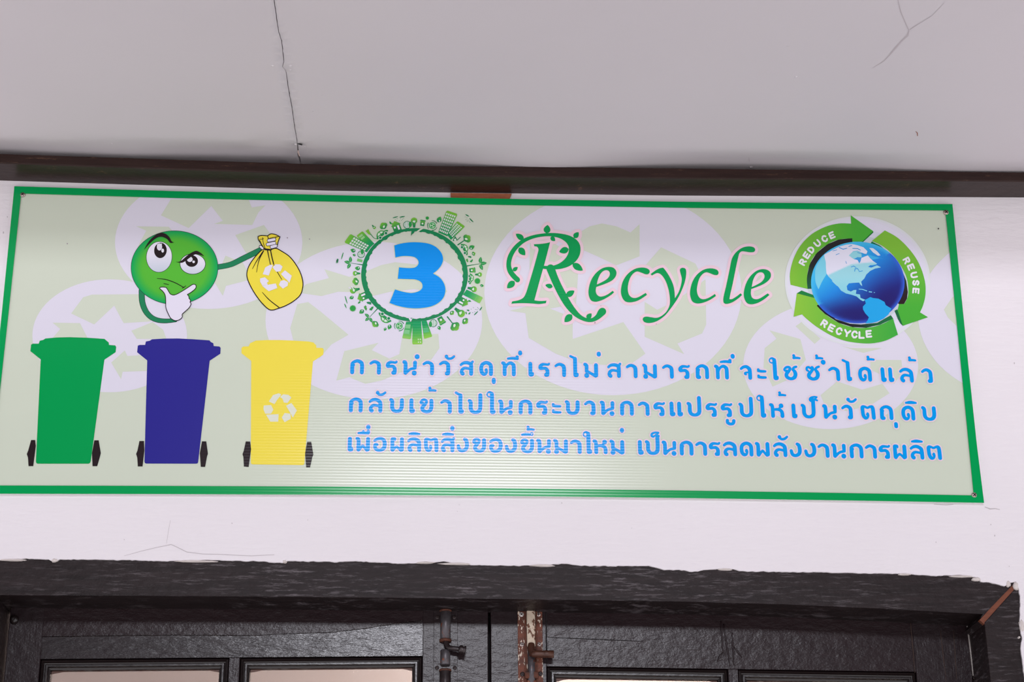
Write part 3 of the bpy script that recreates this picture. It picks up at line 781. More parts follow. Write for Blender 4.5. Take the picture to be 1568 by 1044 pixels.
def crop(x0, y0, s_):                           # positions noted on an enlarged detail
    return lambda pts: [tuple([x0 + p[0] / s_, y0 + p[1] / s_] + [q / s_ for q in p[2:] if q != 'c'] + [q for q in p[2:] if q == 'c']) for p in pts]
def mix3(a, b, t):
    t = max(0.0, min(1.0, t)); return tuple(x + (y - x) * t for x, y in zip(a, b))

GREEN = (0, 150, 78); LAV = (213, 209, 222); PALE = (200, 207, 190); PINK = (227, 198, 209); BLUE = (0, 146, 226); BLACK = (34, 24, 26)
# border
A = Art(); v, f = cdt_mesh(outer, [inner]); A.tris(v, f, GREEN, 12); A.build('border', SIGN, 'green printed border')
# screws
SCR = empty
for (x, y, r) in ((35, 298.6, .0047), (1448.3, 325.6, .0052), (1491.3, 758.2, .005), (-12, 742, .005)):
    c = at(x, y, SY); mb = MB()
    mb.lathe(c, (0, -1, 0), [(r, -.0002), (r, .0012), (r * .86, .0026), (r * .5, .0034), (.0003, .0036)], 20)
    s_ = mb.build('screw', M_STEEL, SIGN, True)
    sl = slot(c + Vector((0, -.0022, 0)), r, s_, .7); ob = sl.build('screw_slot', M_SLOT, s_)
# watermark discs
def wm(center, rx, ry, bits, cs, lo=None):
    A = Art()
    def clampP(p):
        x, y = p[0], p[1]
        x = min(x, interp([(b, a) for a, b in RGT_I], y) + 3); y = max(y, interp(TOP_I, x) - 3)
        return (x, y)
    A.fill([clampP(p) for p in ell(center, rx, ry, 72)], LAV, 1)
    for b in bits: A.fill([clampP(p) for p in cs(b)], PALE, 2)
    return A.build('recycling_watermark', SIGN, 'faint lavender recycling symbol')
cA = crop(0, 270, 2.983); cB = crop(400, 300, 3.2625); cD = crop(720, 300, 2.9); cE = crop(1100, 300, 2.748)
wm((319.5, 371), 143.5, 102, [[(735, 178), (780, 105), (1135, 105), (1150, 142), (1212, 132), (1180, 165), (1152, 222), (978, 217), (1018, 203), (965, 135), (862, 236)],
    [(622, 228), (770, 230), (800, 262), (640, 420), (608, 370), (640, 300), (668, 248)], [(1075, 268), (1205, 222), (1262, 300), (1215, 400), (1122, 347)],
    [(980, 484), (1030, 362), (1110, 395), (1150, 470), (1032, 500), (1018, 545)]], cA)
wm((168, 514), 118.5, 86.5, [[(325, 626), (380, 552), (420, 540), (635, 538), (655, 590), (690, 662), (565, 670), (548, 640), (522, 590), (430, 676)],
    [(240, 668), (365, 670), (400, 738), (240, 738), (275, 697)], [(600, 705), (697, 665), (745, 700), (760, 742), (625, 742)], [(508, 850), (570, 795), (582, 820), (672, 815), (690, 888), (560, 892), (553, 926)]], cA)
wm((572.5, 490.5), 166, 120.5, [[(178, 482), (225, 440), (338, 410), (316, 366), (440, 404), (520, 378), (600, 345), (668, 331), (800, 345), (890, 400), (930, 480), (760, 465), (646, 478), (553, 500), (440, 480), (385, 478), (300, 500)],
    [(145, 660), (180, 540), (235, 530), (300, 580), (436, 693), (350, 742), (290, 812), (200, 760), (160, 720)], [(375, 922), (415, 775), (586, 733), (552, 770), (640, 812), (690, 790), (705, 700), (885, 688), (890, 760), (840, 830), (700, 880), (600, 922), (520, 938), (440, 905)]], cB)
wm((938.6, 448), 197, 157, [[(480, 165), (530, 135), (585, 122), (650, 135), (712, 162), (752, 125), (752, 268), (648, 308), (570, 270), (490, 235)], [(780, 305), (848, 228), (1000, 300), (1030, 360), (905, 430), (860, 350)],
    [(775, 470), (830, 505), (905, 470), (1045, 370), (1048, 570), (1030, 610), (920, 655), (950, 702), (775, 625)], [(175, 510), (300, 478), (455, 540), (455, 635), (680, 560), (778, 700), (700, 755), (500, 745), (380, 700), (260, 630), (245, 520)],
    [(265, 210), (340, 190), (470, 270), (480, 330), (470, 480), (350, 500), (262, 470)]], cD)
wm((1272, 559.5), 134, 97.5, [[(325, 548), (350, 530), (430, 600), (405, 622)], [(215, 565), (345, 602), (368, 690), (300, 770), (228, 802), (190, 720), (195, 640), (245, 600)],
    [(640, 690), (770, 690), (775, 740), (740, 790), (700, 760), (640, 730)], [(430, 838), (500, 780), (560, 800), (605, 815), (690, 790), (720, 830), (640, 880), (540, 905), (450, 885)], [(520, 632), (560, 640), (690, 640), (610, 660)]], cE)
wm((1551, 480), 145.5, 125, [[(949, 478), (985, 425), (1060, 420), (1060, 560), (1000, 545), (965, 510)]], cE)

# three wheeled bins
def wheel(parent, pts, cs):
    A = Art(); A.fill(cs(pts), (40, 30, 33), 4); return A.build('bin_wheel', parent, 'black printed wheel')
cb = crop(30, 500, 4.541); cy = crop(340, 500, 4.539)
G_BIN = [(75, 170), (80, 125), (92, 118), (133, 118), (140, 98), (165, 92), (180, 82), (260, 75), (350, 73), (470, 77), (590, 85), (605, 98), (620, 110), (622, 127), (665, 130), (672, 142), (668, 178), (590, 230), (495, 935), (490, 947), (480, 953), (125, 953), (116, 948), (113, 938), (147, 228)]
B_BIN = [(817, 178), (822, 132), (835, 127), (873, 127), (878, 103), (905, 98), (920, 88), (1000, 83), (1100, 82), (1200, 87), (1320, 95), (1330, 107), (1347, 115), (1350, 135), (1390, 138), (1398, 148), (1396, 188), (1322, 237), (1242, 940), (1238, 950), (1228, 953), (880, 952), (871, 948), (868, 938), (887, 235)]
Y_BIN = [(135, 185), (135, 148), (148, 138), (185, 137), (195, 115), (235, 97), (310, 93), (400, 93), (500, 97), (600, 103), (635, 110), (655, 130), (655, 147), (700, 148), (707, 160), (703, 195), (632, 242), (572, 950), (568, 959), (560, 962), (210, 957), (203, 953), (200, 945), (203, 238)]
A = Art(); A.fill(cb(G_BIN), (2, 149, 75), 3); b = A.build('bin_picture', SIGN, 'green printed wheelie bin, leftmost of the three bins')
wheel(b, [(80, 788), (108, 788), (113, 830), (95, 970), (62, 970), (58, 910), (50, 885), (60, 860)], cb); wheel(b, [(520, 790), (550, 790), (565, 880), (560, 900), (540, 970), (507, 970), (503, 880)], cb)
A = Art(); A.fill(cb(B_BIN), (44, 40, 134), 3); b = A.build('bin_picture', SIGN, 'dark blue printed wheelie bin between the green and yellow bins')
wheel(b, [(833, 795), (865, 795), (868, 860), (855, 972), (822, 972), (818, 910), (810, 885), (820, 860)], cb); wheel(b, [(1268, 797), (1298, 797), (1310, 885), (1304, 900), (1290, 975), (1260, 975), (1253, 880)], cb)
A = Art(); A.fill(cy(Y_BIN), (232, 213, 74), 3); b = A.build('bin_picture', SIGN, 'yellow printed wheelie bin with a pale recycling symbol')
wheel(b, [(165, 797), (195, 798), (202, 850), (185, 975), (152, 972), (148, 905), (142, 885), (150, 865)], cy); wheel(b, [(592, 800), (620, 800), (635, 890), (628, 905), (612, 978), (585, 978), (577, 880)], cy)
A = Art()
for p in ([(325, 520), (355, 475), (395, 463), (412, 473), (382, 510), (365, 538)], [(403, 490), (425, 470), (462, 474), (482, 493), (468, 512), (455, 530), (430, 527), (420, 500)], [(445, 550), (482, 530), (520, 582), (492, 632), (470, 592)],
          [(415, 632), (435, 600), (475, 605), (478, 640), (435, 664)], [(290, 548), (340, 545), (357, 577), (340, 605), (300, 605), (288, 575)], [(305, 612), (393, 608), (390, 660), (335, 660)]): A.fill(cy(p), (214, 216, 200), 4)
A.build('recycling_symbol', b, 'pale recycling symbol')

# puzzled green face with gloves
cs_ = crop(190, 345, 6.735); c2 = crop(180, 330, 4.9)
A = Art()
HC = cs_([(520, 435)])[0]; HRX, HRY = 447 / 6.735, 378 / 6.735
def headcol(x, y):
    d = math.hypot((x - HC[0]) / HRX, (y - HC[1]) / HRY)
    return mix3((82, 176, 52), (10, 158, 88), max(0, (d - .74) / .26) ** 1.3)
A.disc(HC, HRX + .5, HRY + .5, (26, 84, 58), 6, 96); A.disc(HC, HRX - .35, HRY - .35, headcol, 7, 96, grid=3.2)
face = A.build('smiley_picture', SIGN, 'puzzled green face stroking its chin, arm holding a yellow bag')
A = Art()
arm = cs_([(182, 670, 52), (186, 780, 52), (215, 870, 50), (265, 935, 46), (330, 972, 42), (420, 985, 38), (530, 978, 30)])
arm = spline(arm, False, 6)
A.stroke([(x, y, q + 1.5) for x, y, q in arm], 1, (24, 62, 50), 4); A.stroke(arm, 1, (30, 124, 82), 5)
A.build('arm', face, 'dark green arm curling under the chin'); A = Art()
arm = spline(c2([(752, 386, 36), (850, 366, 36), (950, 318, 38), (1085, 252, 38)]), False, 6)
A.stroke([(x, y, q + 1.2) for x, y, q in arm], 1, (24, 62, 50), 4); A.stroke(arm, 1, (30, 124, 82), 5)
A.build('arm', face, 'dark green arm stretched out to the bag')
A = Art()
e = cs_([(362, 325)])[0]; k = 1 / 6.735
eyec = lambda y0, y1: (lambda x, y: mix3((224, 220, 232), (184, 192, 204), (y - y0) / (y1 - y0)))
A.disc(e, 135 * k, 161 * k, (40, 60, 50), 8, 48, rot=.08); A.disc(e, 130 * k, 156 * k, eyec(e[1] - 5, e[1] + 24), 9, 48, grid=3, rot=.08)
p = cs_([(375, 258)])[0]; A.disc(p, 65 * k, 80 * k, BLACK, 10, 36, rot=.1)
A.disc(cs_([(365, 222)])[0], 27 * k, 37 * k, (214, 212, 222), 11, 24); A.disc(cs_([(398, 260)])[0], 14 * k, 20 * k, (222, 220, 228), 11, 20)
A.fill(cs_([(338, 195), (392, 186), (385, 215), (345, 215)]), (220, 217, 228), 11)
A.build('eye', face)
A = Art()
e = cs_([(708, 398)])[0]
A.disc(e, 134 * k, 108 * k, (30, 44, 40), 8, 48); A.disc(e, 128 * k, 102 * k, eyec(e[1] - 5, e[1] + 18), 9, 48, grid=3)
p = cs_([(697, 368)])[0]; A.disc(p, 65 * k, 60 * k, BLACK, 10, 36)
A.disc(cs_([(678, 350)])[0], 29 * k, 27 * k, (214, 212, 222), 11, 24); A.disc(cs_([(717, 376)])[0], 13 * k, 13 * k, (222, 220, 228), 11, 20)
A.build('eye', face)
A = Art()
A.fill(spline(cs_([(205, 252, 'c'), (255, 165), (320, 102), (380, 77), (430, 88), (468, 122), (490, 163), (517, 175, 'c'), (476, 180), (448, 146), (410, 124), (370, 118), (322, 138), (264, 188)]), True, 5), BLACK, 11)
A.fill(spline(cs_([(530, 375, 'c'), (580, 370), (640, 320), (690, 283), (745, 262), (790, 283), (828, 320, 'c'), (782, 303), (742, 296), (694, 322), (648, 356), (596, 386)]), True, 5), BLACK, 11)
A.build('eyebrow', face, 'raised black eyebrows')
A = Art()
A.stroke(spline(cs_([(340, 547, 5), (430, 558, 9), (530, 593, 9), (618, 642, 8)]), False, 6), 1, BLACK, 10); A.stroke(cs_([(600, 648, 7), (636, 624, 7)]), 1, BLACK, 10); A.stroke(cs_([(410, 600, 7), (458, 610, 7)]), 1, BLACK, 10)
A.build('mouth', face)
A = Art()
hand = spline(cs_([(368, 650), (383, 637), (430, 640), (452, 668), (478, 708), (520, 717), (580, 690), (660, 640), (712, 608), (740, 618), (735, 652), (690, 690), (652, 712, 'c'), (668, 735), (668, 750, 'c'), (684, 772), (680, 792, 'c'), (690, 812), (668, 852), (612, 903), (598, 920), (600, 944), (575, 970), (530, 982), (485, 960), (460, 920), (432, 850), (430, 780), (424, 720), (400, 680)]), True, 5)
A.fill(hand, (218, 213, 228), 12); A.union(sum((stroke_polys([a, b], 1.15, 8) for a, b in zip(hand, hand[1:] + hand[:1])), []), BLACK, 13)
A.build('hand', face, 'white gloved hand at the chin')
# bag
cg = crop(360, 345, 7.458)
A = Art()
def outline(A, pts, wd, layer): A.union(sum((stroke_polys([a[:2], b[:2]], wd, 8) for a, b in zip(pts, pts[1:] + pts[:1])), []), BLACK, layer)
YEL = (228, 210, 66)
body = spline(cg([(300, 285), (345, 272), (400, 278), (465, 262), (540, 300), (620, 355), (690, 440), (745, 540), (773, 640), (770, 720), (740, 800), (660, 870), (570, 920), (500, 945), (430, 966), (380, 955), (310, 890), (240, 800), (180, 700), (142, 610), (135, 540), (160, 460), (220, 370)]), True, 5)
A.fill(body, YEL, 6); outline(A, body, 1.5, 7)
neck = spline(cg([(262, 128, 'c'), (300, 115), (370, 120, 'c'), (410, 97), (460, 105), (512, 130, 'c'), (490, 190), (472, 245), (400, 276), (332, 268), (290, 200), (265, 160)]), True, 4)
A.fill(neck, YEL, 8); outline(A, neck, 1.4, 9)
for q in ([(370, 120, 9), (378, 145, 9), (372, 165, 5)], [(280, 158, 6), (320, 155, 8), (312, 140, 6)], [(315, 158, 6), (325, 210, 7), (345, 270, 8)], [(455, 140, 5), (490, 130, 6)], [(385, 150, 5), (440, 135, 5), (495, 128, 6)], [(280, 165, 5), (300, 210, 6), (335, 268, 7)],
          [(325, 290, 13), (250, 400, 9), (198, 495, 5)], [(325, 290, 13), (272, 400, 9), (245, 535, 5)], [(370, 285, 12), (385, 360, 10), (404, 448, 9)], [(405, 285, 12), (420, 360, 13), (440, 440, 12)], [(310, 763, 5), (390, 850, 10), (510, 943, 11)], [(340, 272, 22), (405, 280, 20)], [(440, 450, 6), (447, 456, 6)]):
    A.stroke(spline(cg(q), False, 5), 1, BLACK, 9)
bag = A.build('bag_picture', SIGN, 'yellow printed rubbish bag tied at the neck')
A = Art()
for q in ([(315, 557), (345, 480), (400, 450), (432, 452), (405, 515), (385, 572)], [(428, 480), (460, 445), (510, 445), (542, 470), (520, 522), (470, 530)], [(525, 555), (570, 513), (647, 575), (620, 657), (595, 625), (565, 600)], [(500, 680), (520, 635), (560, 625), (605, 650), (600, 690), (545, 722)],
          [(285, 605), (340, 592), (387, 635), (363, 655), (375, 680), (310, 685), (286, 645)], [(308, 690), (465, 663), (482, 715), (385, 752)]): A.fill(cg(q), (219, 214, 226), 10)
A.stroke(cg([(482, 532, 8), (532, 615, 6)]), 1, BLACK, 11)
A.build('recycling_symbol', bag, 'pale recycling symbol')
A = Art()
for a, b, q in (((384, 173), (448, 160), 33), ((372, 217), (450, 201), 34), ((418, 246), (464, 234), 36), ((290, 242), (312, 262), 27)):
    A.stroke(cg([(*a, q + 9), (*b, q + 9)]), 1, BLACK, 10); A.stroke(cg([(*a, q - 4), (*b, q - 4)]), 1, (219, 214, 228), 11)
A.build('finger', bag, 'white gloved fingers around the bag neck')

# ------------------------------------------------------------------ green city ring with the numeral
cr_ = crop(510, 310, 4.5375); cq1 = crop(510, 310, 9.075); cq2 = crop(630, 310, 9.075); cq3 = crop(510, 425, 9.075); cq4 = crop(630, 425, 9.075)
RC = cr_([(566, 503)])[0]
DK = (22, 128, 78); MID = (40, 150, 72); LT = (120, 184, 58)
A = Art()
oc = []; ic = []
for k in range(200):
    a = 2 * math.pi * k / 200
    oc.append((RC[0] + 371 / 4.5375 * math.cos(a), RC[1] + 325 / 4.5375 * math.sin(a)))
for k in range(280):
    a = 2 * math.pi * k / 280
    th = 27 + 7 * math.sin(a * 2 + 2.2) + 4 * noise.noise(Vector((math.cos(a) * 9, math.sin(a) * 9, 3))) * 1.5 + (4 if (k * 7919 % 13) < 5 else 0)
    ic.append((RC[0] + (371 - th) / 4.5375 * math.cos(a), RC[1] + (325 - th * .98) / 4.5375 * math.sin(a)))
A.fill(oc, (20, 128, 78), 3, [ic])
A.fill(cr_([(545, 232), (560, 215), (622, 170), (634, 178), (575, 212)]), PALE, 4)
A.fill(cr_([(520, 795), (545, 808), (560, 795), (548, 812), (540, 830)]), LAV, 4)
A.fill(cr_([(540, 232), (548, 222), (566, 208), (560, 196), (545, 200)]), DK, 5)
ringo = A.build('city_ring_picture', SIGN, 'ring of tiny green city and nature icons around the blue numeral')
A = Art()
three = spline(cr_([(425, 298, 'c'), (480, 283), (560, 275), (650, 282), (710, 305), (750, 345), (765, 390), (755, 430), (730, 465), (695, 493, 'c'), (740, 520), (770, 560), (781, 605), (770, 655), (735, 695), (680, 722), (600, 735), (520, 732), (450, 718), (392, 698, 'c'),
    (430, 603, 'c'), (480, 618), (540, 628), (590, 618), (617, 597), (620, 570), (605, 548), (570, 535), (535, 533, 'c'), (449, 530, 'c'), (458, 450, 'c'), (530, 455), (570, 450), (591, 430), (592, 405), (570, 382), (530, 373), (480, 373), (433, 382, 'c')]), True, 6)
A.union([three] if False else sum((stroke_polys([a[:2], b[:2]], 1.5, 8) for a, b in zip(three, three[1:] + three[:1])), []), (198, 212, 150), 5)
A.fill(three, (0, 140, 228), 6)
A.build('numeral', ringo, 'large blue figure 3')

def frame_at(p):                                # outward direction on the ring for an icon
    dx, dy = p[0] - RC[0], p[1] - RC[1]; L = math.hypot(dx, dy); return (dx / L, dy / L)
def loc(c, up, q):                              # local (right, up) -> photo position
    ux, uy = up; rx, ry = -uy, ux
    return (c[0] + rx * q[0] + ux * q[1], c[1] + ry * q[0] + uy * q[1])
def grad(c, up, h0, h1, c0=DK, c1=LT):
    return lambda x, y: mix3(c0, c1, (((x - c[0]) * up[0] + (y - c[1]) * up[1]) - h0) / (h1 - h0))
def lf(base, tip, w_, n=7):                     # leaf outline
    dx, dy = tip[0] - base[0], tip[1] - base[1]; L = math.hypot(dx, dy); nx, ny = -dy / L, dx / L
    l = []; r_ = []
    for k in range(n + 1):
        t = k / n; wd = w_ * .5 * (math.sin(math.pi * min(1, t * .92 + .04)) ** .8) * (1.25 - .55 * t)
        if k == n: wd = 0
        if k == 0: wd *= .3
        l.append((base[0] + dx * t + nx * wd, base[1] + dy * t + ny * wd)); r_.append((base[0] + dx * t - nx * wd, base[1] + dy * t - ny * wd))
    return l + list(reversed(r_))[1:]
PLC = lambda x, y: LAV
def icon(name, draw):
    A = Art(); draw(A); return A.build(name, ringo)
def tower(q, cols, rows, w0=.16, w1=.84, h0=.1, h1=.86, c0=(24, 146, 84), c1=(120, 186, 56), wc=(206, 214, 208), gap=.3, groups=0):
    # q: tip-left, tip-right, base-right, base-left
    def d(A):
        tl, tr, br, bl = q
        L = lambda u, v: ((tl[0] * (1 - u) + tr[0] * u) * (1 - v) + (bl[0] * (1 - u) + br[0] * u) * v, (tl[1] * (1 - u) + tr[1] * u) * (1 - v) + (bl[1] * (1 - u) + br[1] * u) * v)
        tm = L(.5, 0); bm_ = L(.5, 1); hx, hy = bm_[0] - tm[0], bm_[1] - tm[1]; H2 = hx * hx + hy * hy
        cf = lambda x, y: mix3(c1, c0, 1.25 * ((x - tm[0]) * hx + (y - tm[1]) * hy) / H2)
        A.fill([L(.08, 0), L(.92, 0), L(1, .05), L(1, 1), L(0, 1), L(0, .05)], cf, 4, grid=2.4)
        for i in range(cols):
            for j in range(rows):
                u0 = w0 + (w1 - w0) * i / cols; u1 = w0 + (w1 - w0) * (i + 1 - gap) / cols
                v0 = h0 + (h1 - h0) * j / rows; v1 = h0 + (h1 - h0) * (j + 1 - gap) / rows
                A.fill([L(u0, v0), L(u1, v0), L(u1, v1), L(u0, v1)], wc, 5)
    return icon('tower_icon', d)
tower(cq1([(155, 555), (240, 435), (535, 605), (470, 692)]), 3, 7, .08, .98, .2, .92, gap=.28)
tower(cq1([(325, 462), (408, 396), (575, 572), (500, 640)]), 1, 2, .12, .92, .1, .42, wc=(150, 198, 140), gap=.3)
tower(cq2([(490, 108), (642, 158), (500, 470), (372, 415)]), 5, 7, .06, .98, .1, .97, wc=(204, 212, 206), gap=.34)
tower(cq2([(640, 256), (747, 332), (548, 520), (492, 440)]), 3, 8, .1, .95, .14, .88, gap=.32)
tower(cr_([(480, 942), (540, 950), (556, 828), (508, 828)]), 1, 2, .05, .95, .28, .92, (24, 150, 84), (140, 194, 90), (120, 190, 130), .25)
tower(cr_([(550, 986), (622, 984), (612, 824), (552, 826)]), 2, 2, .55, .95, .06, .3, (20, 150, 90), (140, 196, 66), (190, 216, 170), .45)
tower(cr_([(632, 948), (690, 932), (650, 820), (614, 822)]), 1, 1, .1, .9, .32, .62, (20, 150, 90), (140, 196, 66), (80, 176, 116), .1)
tower(cr_([(1018, 702), (1042, 660), (928, 604), (902, 640)]), 1, 1, .1, .9, .3, .34, (24, 150, 90), (146, 196, 96), (120, 190, 100), .3)
def house(p, s_):
    c = cr_([p])[0]; up = frame_at(c)
    def d(A):
        T = lambda l: [loc(c, up, (a * s_, b * s_)) for a, b in l]
        A.fill(T([(-4, -5), (4, -5), (4, 1.5), (5.2, 1.5), (0, 6), (-2, 4.3), (-2.3, 5), (-3.4, 4.6), (-3.2, 3), (-5.2, 1.5), (-4, 1.5)]), grad(c, up, -4 * s_, 6 * s_), 4, grid=2)
        A.fill(T([(.8, -3.6), (2.6, -3.6), (2.6, .8), (.8, .8)]), (224, 220, 230), 5); A.fill(T([(-2.6, -1.2), (-1, -1.2), (-1, .5), (-2.6, .5)]), (224, 220, 230), 5)
        A.fill(lf(*T([(-3.8, 4), (-4.6, 7.4)]), 1.8 * s_), MID, 5)
    icon('house_icon', d)
house((440, 168), 1.55); house((205, 655), 1.45); house((903, 690), 1.45)
def tree(p, s_, trunk=0, face=1):
    c = cr_([p])[0]; up = frame_at(c)
    def d(A):
        for a, b, r in ((-2.4, .4, 3.0), (2.4, .6, 3.0), (0, 2.2, 3.1), (0, -.4, 3.4)):
            q = loc(c, up, (a * s_, b * s_)); A.disc(q, r * s_, r * s_, grad(c, up, -4 * s_, 5 * s_), 4, 20, grid=1.6)
        A.fill(lf(loc(c, up, (-1.6 * face * s_, -1.6 * s_)), loc(c, up, (1.6 * face * s_, .6 * s_)), 2.4 * s_), (212, 224, 206), 5)
        if trunk: A.stroke([(*loc(c, up, (0, -2 * s_)), 1.2), (*loc(c, up, (0, -trunk)), 2.0)], 1, DK, 3.6)
    icon('tree_icon', d)
tree((352, 165), 1.15); tree((928, 252), 1.25, 16); tree((845, 858), 1.45, 18); tree((160, 548), 1.1); tree((295, 842), 1.05, 0, -1); tree((916, 822), 1.0); tree((825, 765), .7); tree((975, 356), .6)
def car(p, s_):
    c = cr_([p])[0]; up = frame_at(c)
    def d(A):
        T = lambda l: [loc(c, up, (a * s_, b * s_)) for a, b in l]
        A.fill(spline(T([(-6.4, -1.6), (-6.2, 1), (-4.6, 3), (-2, 4.2), (1.4, 3.8), (3.6, 1.6), (6, .8), (6.6, -1.4)]), True, 3), grad(c, up, -2 * s_, 6 * s_, (22, 136, 76), (90, 172, 66)), 4)
        A.fill(T([(-4.6, 1), (-3.2, 2.8), (-1.2, 3.2), (-1.2, 1)]), (206, 222, 208), 5); A.fill(T([(-.5, 1), (-.5, 3.2), (1.2, 2.8), (2.6, 1)]), (206, 222, 208), 5)
        for wx in (-3.6, 3.8):
            q = loc(c, up, (wx * s_, -1.7 * s_)); A.disc(q, 1.9 * s_, 1.9 * s_, (210, 220, 212), 5, 16); A.disc(q, 1.4 * s_, 1.4 * s_, DK, 6, 16)
    icon('car_icon', d)
car((340, 220), 1.5); car((915, 325), 1.35); car((358, 800), 1.6); car((955, 530), 1.15)
def globe_i(p, r, dark=True):
    c = cr_([p])[0]; up = frame_at(c); r = r / 4.5375
    def d(A):
        A.disc(c, r, r, DK, 4, 24); A.disc(c, r * .84, r * .84, (206, 216, 210), 5, 24)
        for t in (-.5, 0, .5):
            A.stroke([(c[0] + r * t, c[1] - r * .75), (c[0] + r * t, c[1] + r * .75)], .35, (90, 165, 120), 6); A.stroke([(c[0] - r * .75, c[1] + r * t), (c[0] + r * .75, c[1] + r * t)], .35, (90, 165, 120), 6)
        q = loc(c, up, (r * .8, 0)); A.disc(q, r * .42, r * .7, MID, 7, 18)
    icon('globe_icon', d)
globe_i((515, 155), 27); globe_i((195, 360), 26); globe_i((697, 838), 27)
def target_i(p, r):
    c = cr_([p])[0]; r = r / 4.5375
    def d(A):
        A.disc(c, r * .72, r * .72, (88, 172, 110), 4, 24); A.disc(c, r * .5, r * .5, (170, 208, 170), 5, 24)
        for k in range(3): A.disc((c[0] + r * .3 * math.cos(k * 2.1), c[1] + r * .3 * math.sin(k * 2.1)), r * .2, r * .16, MID, 6, 12)
        for k in range(3):
            a = k * 2.094 + .4; A.stroke([(c[0] + r * math.cos(a + t), c[1] + r * math.sin(a + t), .7 + .5 * t) for t in (0, .3, .6, .9, 1.2)], 1, DK, 4)
    icon('recycling_globe_icon', d)
target_i((690, 160), 34); target_i((460, 857), 34)
def bulb(p, s_, flip=1):
    c = cr_([p])[0]; up = frame_at(c); up = (up[0] * flip, up[1] * flip)
    def d(A):
        T = lambda l: [loc(c, up, (a * s_, b * s_)) for a, b in l]
        A.fill(spline(T([(-1.2, -3), (-1.6, -1), (-3, 1), (-2.4, 3.6), (0, 4.6), (2.4, 3.6), (3, 1), (1.6, -1), (1.2, -3)]), True, 3), grad(c, up, -4 * s_, 4 * s_), 4, grid=1.5)
        A.fill(T([(-1.2, -3), (1.2, -3), (1, -5), (-1, -5)]), DK, 4); A.fill(T([(-1.6, .6), (-.6, 1.8), (1.6, 1.6), (.6, -.4)]), (206, 222, 208), 5)
    icon('bulb_icon', d)
bulb((563, 138), 1.6); bulb((283, 170), .75, -1); bulb((162, 492), 1.2); bulb((1012, 500), 1.1); bulb((880, 762), 1.9); bulb((968, 600), 1.5); bulb((150, 608), 1.6)
A = Art()
c = cr_([(140, 606)])[0]
A.stroke(cr_([(112, 590, 9), (125, 600, 7)]), 1, LAV, 5); A.stroke(cr_([(130, 582, 8), (140, 600, 6)]), 1, LAV, 5); A.build('bulb_slot', ringo)
def drop(p, r, ang=None):
    c = cr_([p])[0]; up = frame_at(c); r = r / 4.5375
    def d(A):
        A.fill(lf(loc(c, up, (0, -r)), loc(c, up, (0, r * 1.3)), r * 1.75), grad(c, up, -r, r * 1.3, DK, (70, 165, 70)), 4); A.fill(ell(loc(c, up, (r * .25, -r * .3)), r * .22, r * .32, 10), (212, 222, 214), 5)
    icon('drop_icon', d)
for p, r in (((737, 120), 19), ((140, 334), 16), ((148, 365), 10), ((172, 457), 16), ((130, 660), 14), ((200, 757), 17), ((393, 863), 16), ((362, 879), 11), ((737, 870), 13), ((962, 312), 18), ((1033, 577), 11)): drop(p, r)
def sun(p, r):
    c = cr_([p])[0]; r = r / 4.5375
    def d(A):
        pts = []
        for k in range(40):
            a = 2 * math.pi * k / 40; q = r * (1 if k % 2 else .8); pts.append((c[0] + q * math.cos(a), c[1] + q * math.sin(a)))
        A.fill(pts, (58, 160, 70), 4); A.disc(c, r * .6, r * .6, (40, 150, 66), 5, 18)
    icon('sun_icon', d)
sun((137, 735), 24); sun((1003, 545), 22); sun((655, 108), 13)
def recyc(p, r):
    c = cr_([p])[0]; r = r / 4.5375
    def d(A):
        for k in range(3):
            a = -math.pi / 2 + k * 2.094 - .55
            A.fill([(c[0] + q * math.cos(a + t), c[1] + q * math.sin(a + t)) for q, t in ((r, 0), (r * 1.02, .35), (r, .75), (r * 1.05, 1.0), (r * .72, 1.45), (r * .42, .95), (r * .55, .7), (r * .55, .2))], mix3(DK, LT, .25 * k), 4)
    icon('recycling_icon', d)
recyc((248, 722), 33); recyc((948, 395), 24); recyc((937, 762), 18)
def sprout(base, top, sc):
    b_, t_ = cr_([base, top]); up = frame_at(t_)
    def d(A):
        A.stroke([(*b_, 1.7), ((b_[0] + t_[0]) / 2, (b_[1] + t_[1]) / 2, .9), (*t_, .6)], 1, DK, 3.7)
        for a in (-1.25, 0.05, 1.35):
            v_ = (up[0] * math.cos(a) - up[1] * math.sin(a), up[0] * math.sin(a) + up[1] * math.cos(a))
            q0 = (t_[0] + v_[0] * 1.0, t_[1] + v_[1] * 1.0); A.fill(lf(q0, (t_[0] + v_[0] * sc, t_[1] + v_[1] * sc), sc * .5), (36, 146, 74), 4)
            A.stroke([q0, (t_[0] + v_[0] * sc * .8, t_[1] + v_[1] * sc * .8)], .3, (170, 212, 160), 5)
    icon('sprout_icon', d)
sprout((206, 433), (122, 420), 10); sprout((932, 440), (1020, 425), 10.5); sprout((308, 738), (254, 796), 9)
def binicon(p, s_):
    c = cr_([p])[0]; up = frame_at(c)
    def d(A):
        T = lambda l: [loc(c, up, (a * s_, b * s_)) for a, b in l]
        A.fill(T([(-2.6, -4), (2.6, -4), (3.2, 2.4), (-3.2, 2.4)]), grad(c, up, -4 * s_, 4 * s_), 4, grid=1.5); A.fill(T([(-4, 2.6), (4, 2.6), (3, 4), (-3, 4)]), MID, 4)
        A.disc(loc(c, up, (0, -.8 * s_)), 1.2 * s_, 1.2 * s_, (212, 222, 210), 5, 14)
    icon('bin_icon', d)
binicon((622, 142), 1.15); binicon((968, 470), 1.15); binicon((752, 820), 1.5)
